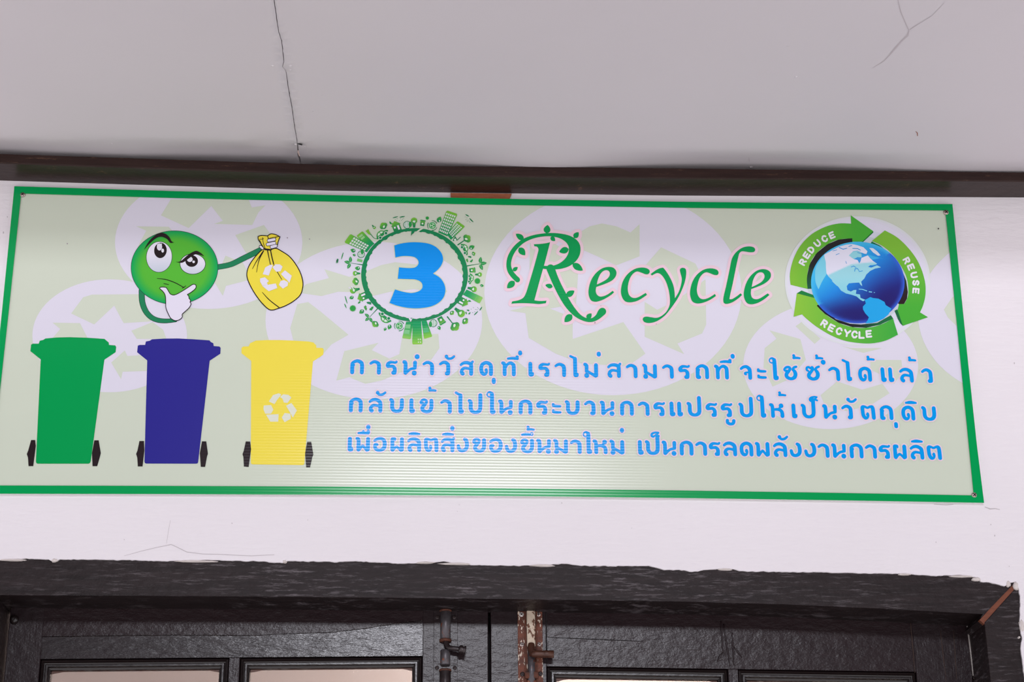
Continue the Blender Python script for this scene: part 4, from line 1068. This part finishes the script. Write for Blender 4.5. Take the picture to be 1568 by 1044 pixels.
DASH = ([(418, 106), (448, 98)], [(465, 102), (497, 96)], [(922, 84), (944, 96)], [(950, 112), (973, 135)], [(982, 780), (1005, 757)], [(1020, 748), (1034, 726)], [(70, 350), (58, 392)], [(30, 392), (22, 420)], [(84, 652), (98, 700)], [(80, 705), (92, 732)])
DOTS = ((432, 118), (445, 112), (441, 127), (468, 112), (484, 116), (476, 124), (490, 108), (462, 126), (918, 100), (930, 106), (924, 118), (938, 122), (946, 130), (952, 138), (932, 130), (960, 740), (975, 730), (990, 742), (1005, 730), (985, 758), (970, 765), (1000, 745), (1012, 738))
for lo, hi in ((350, 600), (900, 978), (979, 1100), (0, 200)):
    for ylo, yhi in ((0, 560), (561, 1000)):
        A = Art()
        for q in DASH:
            if lo <= q[0][0] < hi and ylo < q[0][1] < yhi: A.stroke(cr_([(*q[0], 5), ((q[0][0] + q[1][0]) / 2, (q[0][1] + q[1][1]) / 2, 8), (*q[1], 4)]), 1, DK if q[0][0] > 300 else (60, 150, 84), 4)
        for x, y in DOTS:
            x2 = x + 25 if y > 700 else x
            if lo <= x2 < hi and ylo < y < yhi: A.disc(cr_([(x, y)])[0], .55, .5, (70, 140, 100), 4, 8)
        if A.v: A.build('rain_icon' if lo else 'grass_icon', ringo)

A = Art()
A.stroke(spline(cr_([(305, 252, 4), (285, 247, 4), (268, 228, 5), (255, 215, 7)]), False, 5), 1, DK, 4); A.stroke(cr_([(252, 215, 16), (240, 200, 20)]), 1, LT, 5); A.stroke(cr_([(236, 204, 5), (228, 198, 5)]), 1, LT, 5); A.stroke(cr_([(247, 194, 5), (243, 186, 5)]), 1, LT, 5)
A.build('plug_icon', ringo)
A = Art(); A.fill(cq1([(330, 815), (340, 775), (412, 795), (405, 832)]), (120, 184, 110), 4); A.build('box_icon', ringo)
A = Art()
for q in ([(838, 262, 11), (850, 240, 7)], [(850, 240, 5), (862, 262, 6)], [(850, 240, 5), (838, 228, 5)], [(862, 262, 5), (885, 240, 5)], [(846, 250, 16), (852, 256, 16)]): A.stroke(cr_(q), 1, DK, 4)
A.disc(cr_([(848, 258)])[0], 1.6, 1.6, (212, 222, 212), 5, 14); A.build('factory_icon', ringo)

# ------------------------------------------------------------------ title lettering with a pink halo
ct = crop(760, 330, 5.8); c3 = crop(890, 390, 9.494); c4 = crop(1040, 370, 8.031)
def halo_of(polys_ink, outl, wd, A, layer):
    A.union(polys_ink + sum((sum((stroke_polys([a[:2], b[:2]], wd, 14) for a, b in zip(o, o[1:] + o[:1])), []) for o in outl), []), PINK, layer)
A = Art(); H = Art()
stem = spline(ct([(333, 254, 'c'), (380, 252), (440, 245), (478, 236, 'c'), (430, 420), (390, 560), (338, 752, 'c'), (390, 758), (446, 755, 'c'), (440, 778, 'c'), (380, 786), (330, 782), (250, 778), (190, 779), (133, 783, 'c'), (141, 762, 'c'), (200, 750), (240, 728), (262, 690), (282, 630), (330, 470), (366, 340), (374, 300), (362, 278), (337, 272, 'c')]), True, 5)
vine = spline(ct([(188, 570, 46), (150, 532, 46), (122, 490, 46), (110, 440, 42), (118, 380, 42), (145, 320, 40), (190, 265, 38), (250, 220, 34), (330, 188, 30), (420, 172, 28), (500, 170, 32), (580, 184, 46), (645, 214, 72), (688, 260, 98), (696, 310, 104), (678, 365, 96), (632, 415, 76), (570, 447, 52), (500, 462, 34), (425, 460, 28)]), False, 6)
leg = spline(ct([(482, 470, 74), (505, 530, 70), (535, 600, 68), (580, 690, 68), (635, 785, 64), (695, 860, 52), (750, 905, 38), (810, 928, 32), (860, 924, 36), (903, 897, 48), (932, 862, 66), (942, 852, 68)]), False, 6)
LEAVES = [((446, 158), (456, 83), 62), ((243, 213), (173, 162), 50), ((484, 188), (522, 226), 40), ((690, 198), (731, 147), 48), ((642, 296), (558, 323), 58), ((678, 427), (769, 488), 60), ((202, 286), (256, 353), 58), ((147, 490), (191, 458), 36), ((162, 583), (95, 645), 58), ((500, 633), (435, 616), 42), ((622, 715), (694, 667), 54), ((672, 880), (605, 945), 62), ((805, 916), (845, 868), 46)]
lps = []
for b_, t_, w_ in LEAVES:
    q = ct([b_, t_]); lps.append(lf(q[0], q[1], w_ / 5.8))
for B_ in (A,):
    polys = [stem] + stroke_polys(vine, 1, 16) + stroke_polys(leg, 1, 16) + lps
    A.union(polys, GREEN, 7)
    gro = lambda st: [(x, y, q + 9.6) for x, y, q in st]
    H.union([stem] + stroke_polys(gro(vine), 1, 16) + stroke_polys(gro(leg), 1, 16) + lps + sum((sum((stroke_polys([a[:2], b[:2]], 9.6, 12) for a, b in zip(o, o[1:] + o[:1])), []) for o in [stem] + lps), []), PINK, 5)
title = H.build('title_lettering', SIGN, 'green title Recycle with a leafy capital and pink halo')
def let(A, name, label): return A.build(name, title, label)
let(A, 'leafy_capital', 'green vine letter R')
def letter(outer_, hole, cc, name):
    o = spline(cc(outer_), True, 4); hs = [spline(cc(hole), True, 4)] if hole else []
    Hh = Art(); halo_of([o] if not hs else [], [o] + hs, 9.2, Hh, 4)
    if hs: Hh.fill(o, PINK, 4.2, hs)
    Hh.build('halo', title)
    B_ = Art(); B_.fill(o, GREEN, 7, hs); B_.build('letter', title, 'green italic letter ' + name)
letter([(478, 545, 'c'), (440, 580), (370, 625), (300, 660), (215, 683), (150, 668), (115, 610), (105, 530), (125, 420), (165, 330), (230, 250), (310, 195), (400, 175), (470, 190), (510, 240), (505, 305), (460, 365), (390, 405), (300, 440), (219, 468, 'c'), (211, 520), (225, 572), (265, 605), (320, 602), (390, 572), (457, 523, 'c')],
       [(228, 432, 'c'), (310, 392), (370, 355), (408, 310), (415, 265), (395, 232), (355, 225), (310, 245), (270, 295), (240, 370)], c3, 'e')
letter([(938, 553, 'c'), (957, 582, 'c'), (880, 635), (800, 675), (700, 692), (630, 670), (588, 600), (577, 510), (600, 400), (650, 310), (720, 240), (800, 198), (880, 185), (950, 195), (990, 222), (996, 252), (975, 280), (935, 283), (880, 262), (820, 243), (770, 262), (725, 312), (695, 380), (679, 460), (680, 530), (705, 595), (760, 627), (830, 615)], None, c3, 'c')
letter([(1008, 280, 'c'), (1100, 215), (1170, 189), (1205, 202), (1280, 310), (1335, 430), (1356, 530), (1362, 632, 'c'), (1412, 550), (1447, 450), (1462, 350), (1442, 265), (1434, 215), (1457, 192), (1490, 190), (1522, 215), (1526, 290), (1505, 400), (1460, 520), (1400, 640), (1310, 770), (1220, 880), (1120, 955), (1040, 985), (970, 992), (915, 975), (894, 940), (907, 910), (950, 898), (1020, 908), (1090, 916), (1160, 893), (1230, 835), (1275, 760), (1290, 680), (1280, 560), (1250, 440), (1210, 350), (1160, 287), (1115, 266), (1080, 273), (1028, 302, 'c')], None, c3, 'y')
letter([(440, 642, 'c'), (453, 667, 'c'), (380, 715), (300, 748), (225, 760), (165, 737), (138, 675), (135, 600), (160, 500), (210, 415), (280, 355), (350, 330), (420, 330), (470, 350), (485, 383), (470, 408), (430, 408), (380, 388), (330, 376), (285, 402), (250, 450), (228, 520), (218, 590), (228, 650), (258, 695), (308, 706), (370, 685)], None, c4, 'c')
letter([(543, 735), (545, 680), (580, 530), (620, 340), (645, 220), (682, 150), (740, 95), (800, 65), (870, 57), (920, 72), (935, 98), (920, 125), (870, 130), (810, 121), (770, 119), (745, 137), (730, 175), (700, 310), (660, 510), (630, 640), (618, 706, 'c'), (650, 705), (700, 676), (757, 633, 'c'), (773, 655, 'c'), (730, 695), (660, 742), (590, 765), (555, 757)], None, c4, 'l')
letter([(1090, 634, 'c'), (1110, 655, 'c'), (1040, 712), (960, 755), (885, 770), (832, 752), (800, 692), (795, 620), (820, 520), (870, 430), (940, 365), (1010, 338), (1075, 343), (1120, 375), (1128, 425), (1100, 475), (1040, 520), (960, 555), (886, 582, 'c'), (882, 640), (900, 690), (945, 707), (1000, 692)],
       [(892, 558, 'c'), (950, 530), (1010, 495), (1045, 450), (1048, 410), (1025, 380), (985, 378), (945, 405), (910, 470)], c4, 'e')

# ------------------------------------------------------------------ globe emblem with three arrows
ce = crop(1200, 320, 4.743); cgl = crop(1230, 355, 6.735)
A = Art()
hc = ce([(537, 522)])[0]
for k, (q, c_) in enumerate(((1.0, (212, 214, 218)), (.97, (214, 212, 224)), (.93, (216, 213, 228)), (.80, (206, 208, 222)), (.70, (190, 198, 208)))):
    A.disc(hc, 528 / 4.743 * q, 470 / 4.743 * q, c_, 3 + .3 * k, 96)
A.fill(ce([(200, 579), (172, 580), (167, 500), (188, 400), (238, 320), (318, 255), (400, 221), (498, 211), (500, 240), (540, 500)]), lambda x, y: mix3((26, 90, 62), (34, 30, 34), (hc[1] + 12 - y) / 40), 5)
A.fill(ce([(630, 252), (640, 235), (700, 265), (780, 330), (850, 420), (890, 520), (902, 600), (896, 650), (872, 694), (835, 690), (700, 500)]), lambda x, y: mix3((20, 110, 66), (42, 26, 30), (y - hc[1] + 50) / 70), 5)
A.fill(ce([(236, 702), (260, 688), (300, 740), (380, 800), (480, 832), (560, 838), (680, 826), (778, 770), (796, 795), (700, 840), (600, 862), (500, 857), (400, 827), (300, 762)]), lambda x, y: mix3((32, 30, 36), (30, 110, 64), (x - hc[0] + 5) / 45), 5)
A.fill(ce([(95, 612), (130, 591), (232, 630), (226, 648)]), (28, 122, 62), 5); A.fill(ce([(805, 738), (825, 728), (866, 848), (848, 832), (830, 800)]), (24, 100, 58), 7.3); A.fill(ce([(650, 160), (652, 170), (577, 240), (566, 238)]), (26, 110, 56), 5.2)
emb = A.build('globe_emblem', SIGN, 'blue globe circled by three green arrows')
ga = (122, 182, 56); gb = (70, 168, 54)
def arrow(pts, col, word, spots, ang, hgt):
    A = Art(); A.fill(ce(pts), col, 7, grid=4); o = A.build('arrow', emb, 'green arrow lettered ' + word)
    L = Art()
    for ch, c, a in zip(word, spots, ang):
        for st in LAT[ch]:
            q = []
            for x, y in st:
                X, Y = (x - .5) * hgt * .82, (.5 - y) * hgt; q.append((c[0] + X * math.cos(a) - Y * math.sin(a), c[1] + X * math.sin(a) + Y * math.cos(a)))
            L.stroke(q, hgt * .265, (222, 220, 226), 9)
    L.build('lettering', o, 'white word ' + word)
LAT = {'R': [[(.1, .1), (.1, .9), (.6, .9), (.82, .8), (.82, .6), (.6, .48), (.1, .48)], [(.5, .48), (.85, .1)]], 'E': [[(.85, .9), (.1, .9), (.1, .1), (.85, .1)], [(.1, .5), (.75, .5)]],
       'D': [[(.1, .1), (.1, .9), (.5, .9), (.8, .7), (.85, .5), (.8, .3), (.5, .1), (.1, .1)]], 'U': [[(.1, .9), (.1, .35), (.25, .12), (.5, .08), (.75, .12), (.9, .35), (.9, .9)]],
       'C': [[(.88, .72), (.7, .9), (.4, .92), (.15, .7), (.1, .5), (.15, .3), (.4, .08), (.7, .1), (.88, .28)]], 'S': [[(.85, .75), (.65, .9), (.35, .9), (.15, .72), (.3, .56), (.7, .44), (.85, .28), (.65, .1), (.35, .1), (.12, .25)]],
       'Y': [[(.05, .9), (.5, .45), (.95, .9)], [(.5, .45), (.5, .1)]], 'L': [[(.12, .9), (.12, .1), (.85, .1)]]}
a1 = spline(ce([(50, 550, 'c'), (45, 470), (70, 365), (120, 268), (200, 185), (300, 130), (400, 105), (490, 106, 'c'), (487, 45, 'c'), (650, 160, 'c'), (570, 237, 'c'), (500, 237, 'c'), (498, 212, 'c'), (400, 222), (320, 255), (240, 320), (190, 400), (169, 500), (174, 580, 'c')]), True, 5)
inv = lambda pts: [((x - 1200) * 4.743, (y - 320) * 4.743) for x, y in pts]
arrow(inv(a1), lambda x, y: mix3(ga, gb, (x - 1215) / 95), 'REDUCE', [(1229.3, 401), (1235.2, 390.5), (1242.2, 382), (1251.7, 372.5), (1262.6, 365.4), (1274, 360)], [math.radians(q) for q in (-62, -57, -50, -42, -32, -24)], 10.2)
a2 = spline(ce([(640, 232, 'c'), (735, 155, 'c'), (830, 210), (920, 300), (985, 400), (1025, 520), (1030, 620), (1012, 700), (990, 750, 'c'), (1048, 785, 'c'), (865, 848, 'c'), (825, 740, 'c'), (838, 690, 'c'), (875, 690, 'c'), (900, 640), (905, 570), (890, 490), (850, 410), (790, 330), (720, 270)]), True, 5)
arrow(inv(a2), lambda x, y: mix3(ga, gb, (y - 380) / 90), 'REUSE', [(1388.4, 399), (1395, 409), (1399.6, 421), (1402.4, 433), (1402.4, 445.4)], [math.radians(q) for q in (62, 68, 78, 86, 96)], 10.2)
a3 = spline(ce([(95, 612, 'c'), (225, 646, 'c'), (255, 685, 'c'), (240, 702, 'c'), (300, 762), (400, 826), (500, 857), (600, 862), (700, 841), (795, 795, 'c'), (830, 912, 'c'), (740, 955), (640, 975), (540, 972), (440, 955), (340, 915), (240, 855), (170, 800), (133, 765, 'c'), (72, 782, 'c')]), True, 5)
arrow(inv(a3), lambda x, y: mix3((136, 190, 60), (60, 164, 62), (x - 1215) / 160), 'RECYCLE', [(1262.4, 495.4), (1273.3, 502.1), (1284.8, 506.9), (1297.2, 510.2), (1308.5, 512), (1319.4, 512.8), (1330.6, 511)], [math.radians(q) for q in (33, 27, 20, 12, 5, 0, -5)], 11)
A = Art()
gc = cgl([(562, 522)])[0]; grx, gry = 482 / 6.735, 421 / 6.735
def sea(x, y):
    u = (x - gc[0]) / grx; v = (y - gc[1]) / gry; d = math.hypot(u, v)
    t = (u * .62 + v * .72)
    c = mix3((60, 186, 228), (34, 132, 214), (t + .75) / .6) if t < -.15 else mix3((34, 132, 214), (32, 42, 128), (t + .15) / .75)
    e_ = max(0, math.exp(-((u - .66) ** 2 + (v - .42) ** 2) * 6), math.exp(-((u + .12) ** 2 * 1.6 + (v - .76) ** 2 * 14)))
    c = mix3(c, (34, 26, 98), e_ * .85)
    if d > .90: c = mix3(c, (52, 96, 206) if t > -.1 else (70, 180, 226), (d - .90) / .1)
    return c
A.disc(gc, grx, gry, sea, 8, 96, grid=3)
glo = A.build('globe', emb, 'glossy blue globe showing the Americas')
A = Art()
A.fill(spline(cgl([(122, 455), (135, 350), (215, 240, 'c'), (240, 330), (238, 440, 'c'), (195, 510), (158, 592, 'c'), (130, 530)]), True, 4), (120, 200, 220), 8.5)
A.fill(cgl([(655, 232), (690, 240), (850, 285), (790, 270), (700, 290)]), (60, 170, 222), 8.5)
NA = [(215, 236), (250, 215), (300, 188), (370, 152), (440, 132), (500, 125), (560, 138), (620, 158), (662, 200), (650, 232), (600, 212), (560, 192), (512, 200), (470, 243), (520, 280), (560, 290), (578, 325), (592, 300), (600, 268), (640, 252), (665, 242), (690, 272), (720, 300), (762, 330), (740, 340), (692, 343), (668, 360), (700, 368), (760, 345), (802, 365), (740, 378), (690, 402), (650, 440), (630, 480), (597, 512), (608, 558), (590, 545), (576, 522), (520, 525), (470, 530), (448, 560), (455, 600), (490, 615), (520, 600), (548, 598), (542, 638), (585, 645), (590, 680), (640, 700), (618, 715), (590, 700), (550, 665), (500, 648), (440, 634), (390, 605), (365, 570), (320, 520), (296, 496), (265, 465), (240, 430), (234, 370), (232, 310)]
def land(x, y):
    X, Y = (x - 1230) * 6.735, (y - 355) * 6.735
    k = Y - (445 - 120 * min(1, max(0, (X - 240) / 260)) - 20 * min(1, max(0, (X - 500) / 200)))
    return mix3((216, 215, 230), mix3((150, 206, 216), (130, 200, 214), (Y - 450) / 200), max(0, min(1, k / 14)))
A.fill(cgl(NA), land, 9, grid=2.2)
A.fill(cgl([(680, 165), (720, 168), (762, 200), (797, 242), (770, 245), (720, 212)]), (206, 214, 226), 9)
A.fill(cgl([(470, 243), (505, 205), (560, 195), (600, 215), (602, 262), (560, 262), (520, 278)]), (140, 204, 214), 8.6)
SA = [(615, 770), (645, 738), (635, 700), (660, 690), (690, 672), (720, 682), (775, 688), (838, 722), (850, 755), (908, 790), (880, 850), (830, 893), (760, 926), (700, 940), (640, 943), (665, 910), (677, 880), (640, 840), (617, 800)]
A.fill(cgl(SA), (34, 158, 220), 9)
for q in ([(300, 505, 7), (325, 530, 8), (352, 556, 5)],): A.stroke(cgl(q), 1, (150, 206, 216), 9)
for q in ([(575, 590, 7), (610, 592, 8), (655, 608, 8)], [(680, 617, 10), (705, 620, 9)], [(730, 625, 6), (738, 625, 5)]): A.stroke(cgl(q), 1, (120, 200, 224), 9)
for q in ([(495, 362, 7), (520, 352, 8), (545, 368, 7)], [(530, 405, 8), (535, 380, 9), (560, 378, 8), (575, 400, 7)], [(575, 410, 7), (610, 402, 7)], [(338, 236, 6), (372, 222, 5)], [(305, 196, 6), (345, 186, 6)], [(438, 302, 5), (446, 326, 6)], [(370, 160, 8), (410, 178, 9), (450, 168, 7)], [(470, 150, 8), (500, 140, 8)], [(510, 170, 8), (560, 172, 9), (590, 188, 7)], [(560, 272, 24), (582, 278, 30), (580, 308, 16)], [(560, 212, 6), (610, 228, 6), (650, 228, 5)], [(700, 348, 8), (745, 340, 10)]):
    A.stroke(cgl(q), 1, (56, 150, 212), 10)
A.build('continents', glo, 'pale North America and blue South America')

# ------------------------------------------------------------------ three lines of Thai lettering
U = 6.533
GL = {
 'ก': [[(22, 20), (22, 88)], [(30, 92, 34), (34, 93, 30)], [(16, 104, 26), (33, 121, 30), (70, 134, 32), (104, 122, 38), (119, 95, 40), (119, 20, 40)]],
 'า': [[(14, 110, 26), (38, 125, 30), (62, 127, 32), (88, 112, 38), (97, 90, 40), (97, 20, 40)]],
 'ร': [[(107, 130, 24), (95, 122, 24), (70, 125, 26), (42, 124, 30), (22, 105, 38), (22, 86, 38), (45, 84, 30), (72, 84, 32), (90, 62, 38), (90, 24, 40)], [(90, 20, 38), (76, 20, 40)]],
 'น': [[(19, 129, 36), (33, 115, 38), (33, 22, 40)], [(34, 18, 34), (62, 42, 28), (88, 60, 26), (116, 66, 28)], [(128, 72, 34), (128, 124, 40)], [(121, 20, 50), (121.1, 20, 50)]],
 'ว': [[(14, 112, 26), (38, 128, 30), (65, 130, 34), (89, 113, 38), (94, 90, 40), (94, 24, 40)], [(92, 20, 38), (80, 20, 40)]],
 'ส': [[(15, 107, 26), (40, 126, 30), (78, 130, 34), (112, 118, 36), (118, 100, 40), (118, 20, 40)], [(112, 116, 26), (132, 140, 26)], [(34, 20, 40), (26, 25, 38), (22, 42, 36), (32, 64, 32), (55, 76, 28), (105, 70, 26)]],
 'ด': [[(64, 54, 22), (70, 66, 24), (75, 46, 24), (64, 22, 28), (42, 19, 36), (24, 40, 38), (20, 82, 38), (33, 116, 36), (70, 133, 34), (104, 120, 38), (117, 92, 40), (117, 20, 40)]],
 'ท': [[(18, 131, 34), (34, 116, 36), (36, 20, 40)], [(46, 78, 18), (62, 116, 26), (94, 133, 32), (120, 118, 38), (127, 95, 40), (127, 20, 40)]],
 'เ': [[(20, 128), (20, 22)], [(22, 19, 38), (38, 20, 34), (43, 33, 24)]],
 'แ': [[(20, 128), (20, 22)], [(22, 19, 38), (38, 20, 34), (43, 33, 24)], [(96, 128), (96, 22)], [(98, 19, 38), (114, 20, 34), (119, 33, 24)]],
 'ไ': [[(13, 210, 26), (54, 190, 26)], [(58, 184, 40), (58, 22, 40)], [(60, 19, 38), (75, 20, 34), (80, 33, 24)]],
 'ใ': [[(30, 172, 13), (15, 180, 13), (9, 198, 13), (18, 214, 15), (36, 220, 22), (54, 206, 32), (58, 185, 40), (58, 22, 40)], [(30, 172, 13), (40, 176, 13)], [(60, 19, 38), (75, 20, 34), (80, 33, 24)]],
 'ม': [[(18, 131, 34), (33, 116, 38), (33, 62, 36)], [(34, 66, 28), (70, 45, 28), (122, 16, 34)], [(128, 124, 40), (128, 22, 40)], [(33, 20, 50), (33.1, 20, 50)]],
 'ถ': [[(22, 24), (24, 88)], [(30, 92, 34), (34, 93, 30)], [(26, 20, 40), (38, 20, 38)], [(16, 104, 26), (33, 121, 30), (68, 134, 32), (101, 122, 38), (116, 95, 40), (116, 20, 40)]],
 'จ': [[(14, 110, 26), (38, 127, 30), (68, 131, 34), (94, 113, 38), (101, 90, 40), (101, 20, 40)], [(92, 74, 18), (72, 74, 20), (54, 67, 26), (54, 56, 22), (66, 52, 14)]],
 'ะ': [[(14, 104, 28), (14.1, 104, 28)], [(14, 92, 28), (45, 88, 28), (84, 87, 24)], [(14, 42, 28), (14.1, 42, 28)], [(14, 30, 28), (50, 26, 28), (84, 26, 24)]],
 'ช': [[(36, 98, 22), (20, 96, 20), (13, 110, 22), (34, 130, 26), (60, 132, 28), (72, 118, 28), (56, 92, 32), (32, 64, 38), (36, 34, 38), (72, 17, 32), (108, 30, 38), (122, 62, 40), (114, 92, 36), (98, 110, 26), (112, 130, 26), (134, 138, 24)]],
 'ซ': [[(30, 98, 20), (16, 108, 24), (18, 130, 24), (38, 136, 24), (52, 124, 20), (70, 136, 26), (76, 116, 30), (56, 88, 32), (34, 62, 38), (38, 34, 38), (74, 17, 32), (110, 30, 38), (124, 62, 40), (116, 92, 36), (102, 112, 26), (116, 132, 26), (138, 142, 24)]],
 'ล': [[(15, 110, 26), (40, 127, 30), (76, 131, 34), (110, 114, 38), (121, 88, 40), (122, 20, 40)], [(36, 20, 40), (28, 25, 38), (24, 42, 36), (34, 62, 32), (60, 75, 28), (110, 66, 26)]],
 'บ': [[(18, 131, 34), (32, 116, 38), (32, 56, 40), (48, 26, 36), (80, 17, 32), (111, 28, 38), (127, 60, 40), (128, 128, 40)]],
 'ป': [[(18, 131, 34), (32, 116, 38), (32, 56, 40), (48, 26, 36), (80, 17, 32), (111, 28, 38), (127, 60, 40), (128, 188, 40)]],
 'ข': [[(36, 104, 22), (20, 98, 20), (13, 112, 22), (32, 133, 26), (58, 134, 26), (72, 116, 28), (56, 88, 32), (32, 60, 38), (36, 32, 38), (72, 16, 32), (106, 28, 38), (120, 60, 40), (120, 126, 40)]],
 'ห': [[(18, 131, 34), (34, 116, 36), (36, 20, 40)], [(44, 82, 22), (80, 86, 30), (112, 78, 34), (128, 55, 38), (130, 20, 40)], [(122, 122, 48), (122.1, 122, 48)], [(98, 92, 20), (116, 112, 24)]],
 'ต': [[(60, 50, 20), (68, 64, 22), (73, 44, 24), (62, 22, 28), (42, 19, 36), (25, 42, 38), (20, 90, 38), (22, 124, 38), (45, 130, 26), (70, 119, 24), (95, 130, 26), (118, 126, 38), (125, 95, 40), (127, 20, 40)]],
 'พ': [[(18, 131, 34), (32, 116, 38), (32, 22, 40)], [(34, 18, 36), (56, 40, 26), (75, 60, 26), (94, 40, 26), (118, 18, 36)], [(127, 128, 40), (127, 24, 40)]],
 'ผ': [[(22, 128, 38), (22, 24, 40)], [(24, 131, 34), (44, 131, 30), (50, 116, 14)], [(24, 18, 36), (46, 38, 26), (65, 52, 26), (84, 38, 26), (108, 18, 36)], [(117, 128, 40), (117, 24, 40)]],
 'อ': [[(15, 112, 26), (42, 128, 30), (76, 134, 32), (108, 116, 36), (117, 76, 40), (106, 34, 38), (66, 16, 32), (32, 26, 34), (19, 52, 36), (24, 72, 34), (40, 72, 30)]],
 'ง': [[(82, 132, 34), (98, 118, 38), (104, 70, 40), (92, 34, 38), (56, 17, 32), (28, 30, 36), (18, 64, 34)]],
 'ั': [[(22, 34, 38), (22.1, 33.8, 38)], [(20, 28, 26), (42, 13, 26), (72, 16, 26), (98, 36, 24)]],
 'ุ': [[(0, -37), (0, -60)]],
 'ู': [[(18, -33, 34), (20, -54, 34), (46, -68, 30), (74, -60, 32), (82, -36, 36)]],
 'ี': [[(14, 13, 22), (55, 18, 28), (108, 15, 30)], [(106, 30, 34), (106.1, 30, 34)]],
 'ื': [[(14, 13, 22), (55, 16, 28), (112, 15, 30)], [(62, 30, 28), (62.1, 30, 28)], [(112, 28, 36), (112.1, 28, 36)]],
 'ิ': [[(14, 12, 22), (60, 18, 30), (112, 12, 22)], [(30, 10, 20), (95, 10, 20)]],
 'ึ': [[(14, 12, 22), (50, 18, 28), (88, 16, 26)], [(122, 21, 11), (116, 33, 11), (104, 33, 11), (98, 21, 11), (104, 8, 11), (116, 8, 11), (122, 21, 11)]],
 '้': [[(18, 36, 30), (18.1, 36, 30)], [(22, 32, 24), (20, 14, 26)], [(14, 12, 24), (45, 14, 24), (74, 11, 22)]],
 '่': [[(0, 4, 42), (0, -4, 42)]],
 '.': [[(0, 0, 50), (0.1, 0, 50)]],
 '็': [[(84, 52, 18), (52, 53, 20), (22, 42, 22), (14, 22, 24), (30, 10, 22), (48, 24, 14), (84, 46, 14)], [(60, 30, 22), (86, 18, 20)]],
}
LINES = [
 (520, 530, [(546, 572.9), (779, 575.9), (995, 579.3), (1297, 583.6), (1389, 585.6)],
  [(520, 'ก103 า295 ร460 น625 .776:183 า827 ว992 ั1047:155 ส1198 ด1397 ุ1542:0'), (750, 'ท113 ี168:163 ่304:234 เ387 ร487 า647 ไ798 ม937 ่1090:235 ส1175 า1363'),
   (980, 'ม25 า223 ร387 ถ557 ท745 ี795:162 ่927:233 จ1003 ะ1175 ใ1298 ช1438'), (1210, '้20:213 ซ158 ้248:214 .330:187 า387 ไ530 ด685 ้762:211 แ913 ล1098 ้1178:212 ว1318')], 'first'),
 (520, 585, [(537, 631.2), (728, 633.7), (953.6, 636.2), (1185, 639.7), (1400, 643.9)],
  [(520, 'ก90 ล285 ั358:167 บ493 เ697 ข797 ้885:218 า1005 ไ1150 ป1280 ใ1467'), (750, 'น83 ก287 ร465 ะ622 บ752 ว945 น1102 ก1303 า1483'),
   (980, 'ร137 แ300 ป470 ร660 ร812 ู855:0 ป990 ใ1173 ห1297 ้1380:217'), (1210, 'เ20 ป112 ็185:165 น327 ว518 ั560:165 ต712 ถ900 ุ1055:0 ด1118 ิ1145:165 บ1320')], 'second'),
 (520, 640, [(536, 691.3), (687, 692.3), (826, 694), (953, 695.7), (1045, 697.3), (1194, 699.6), (1306, 701.6), (1413, 703.7)],
  [(520, 'เ80 พ155 ื175:172 ่287:245 อ333 ผ505 ล673 ิ685:168 ต842 ส1010 ิ1022:165 ่1128:240 ง1170 ข1325 อ1495'), (750, 'ง150 ข303 ึ310:172 ้365:225 น465 ม635 า803 ใ932 ห1030 ม1200 ่1322:242 เ1485'),
   (980, 'ป52 ็103:173 น220 ก398 า557 ร692 ล832 ด1000 พ1155 ล1335 ั1375:167 ง1500'), (1210, 'ง143 า280 น417 ก598 า755 ร892 ผ1035 ล1203 ิ1205:168 ต1375')], 'third'),
]
GLS = {}
for ch, sts in GL.items():
    ink = []; halo = []
    for st in sts:
        p = [(a[0], a[1], a[2] if len(a) > 2 else 40) for a in st]
        if len(p) > 2: p = spline(p, False, 5)
        ink += stroke_polys(p, 1, 14); halo += stroke_polys([(x, y, q + 25) for x, y, q in p], 1, 14)
    GLS[ch] = (union(ink), union(halo))
TBLUE = (2, 148, 226); THALO = (223, 204, 214)
for x00, y00, base, segs, nm in LINES:
    Hh = Art(); items = []
    for x0, txt in segs:
        for tok in txt.split():
            ch = tok[0]; num = tok[1:].split(':'); px = x0 + float(num[0]) / U; lift = float(num[1]) if len(num) > 1 else 0.0
            if ch == '็': lift -= 0
            items.append((ch, px, lift))
    def put(A, geo, px, lift, col, layer):
        by = interp(base, px + 8); sl = .0147
        tl = lambda y: (px + 8 - 733) / (y + 6475)
        vs = []
        for q in geo[0]:
            dx, h = q[0] / U, (q[1] + lift) / U
            ref = (lift + 0) / U
            vs.append((px + dx - tl(by) * (h - ref), by + sl * (dx - 8) - h))
        A.tris(vs, geo[1], col, layer)
    for k, (ch, px, lift) in enumerate(items): put(Hh, GLS[ch][1], px, lift, THALO, 4 + .8 * (k % 3))
    line = Hh.build('lettering_line', SIGN, 'blue Thai lettering, %s line of three' % nm)
    cl = []                                     # a consonant and the marks that sit on it are one sign
    for ch, px, lift in items:
        if ch not in '.ัุูีืิึ้่็': cl.append(Art())
        put(cl[-1], GLS[ch][0], px, lift, TBLUE, 8)
    for B_ in cl: B_.build('glyph', line)

# small marks on the sheet
A = Art()
for x, y, r in ((1437, 350, 1.1), (911, 494, .9), (1005, 496, .6), (516, 399, 1.0), (440, 364, .9), (474, 366, .8), (103, 373, .9), (1130, 300, .5), (920, 468, .5)):
    A.disc((x, y), r, r * 1.2, (70, 60, 64) if r > .95 else (150, 140, 148), 14, 9)
for x in (517.2, 517.8): A.stroke([(x, 397, 1.2), (x - .8, 402, .8)], 1, (20, 120, 80), 14)
o = A.build('dirt_specks', SIGN); o['kind'] = 'stuff'
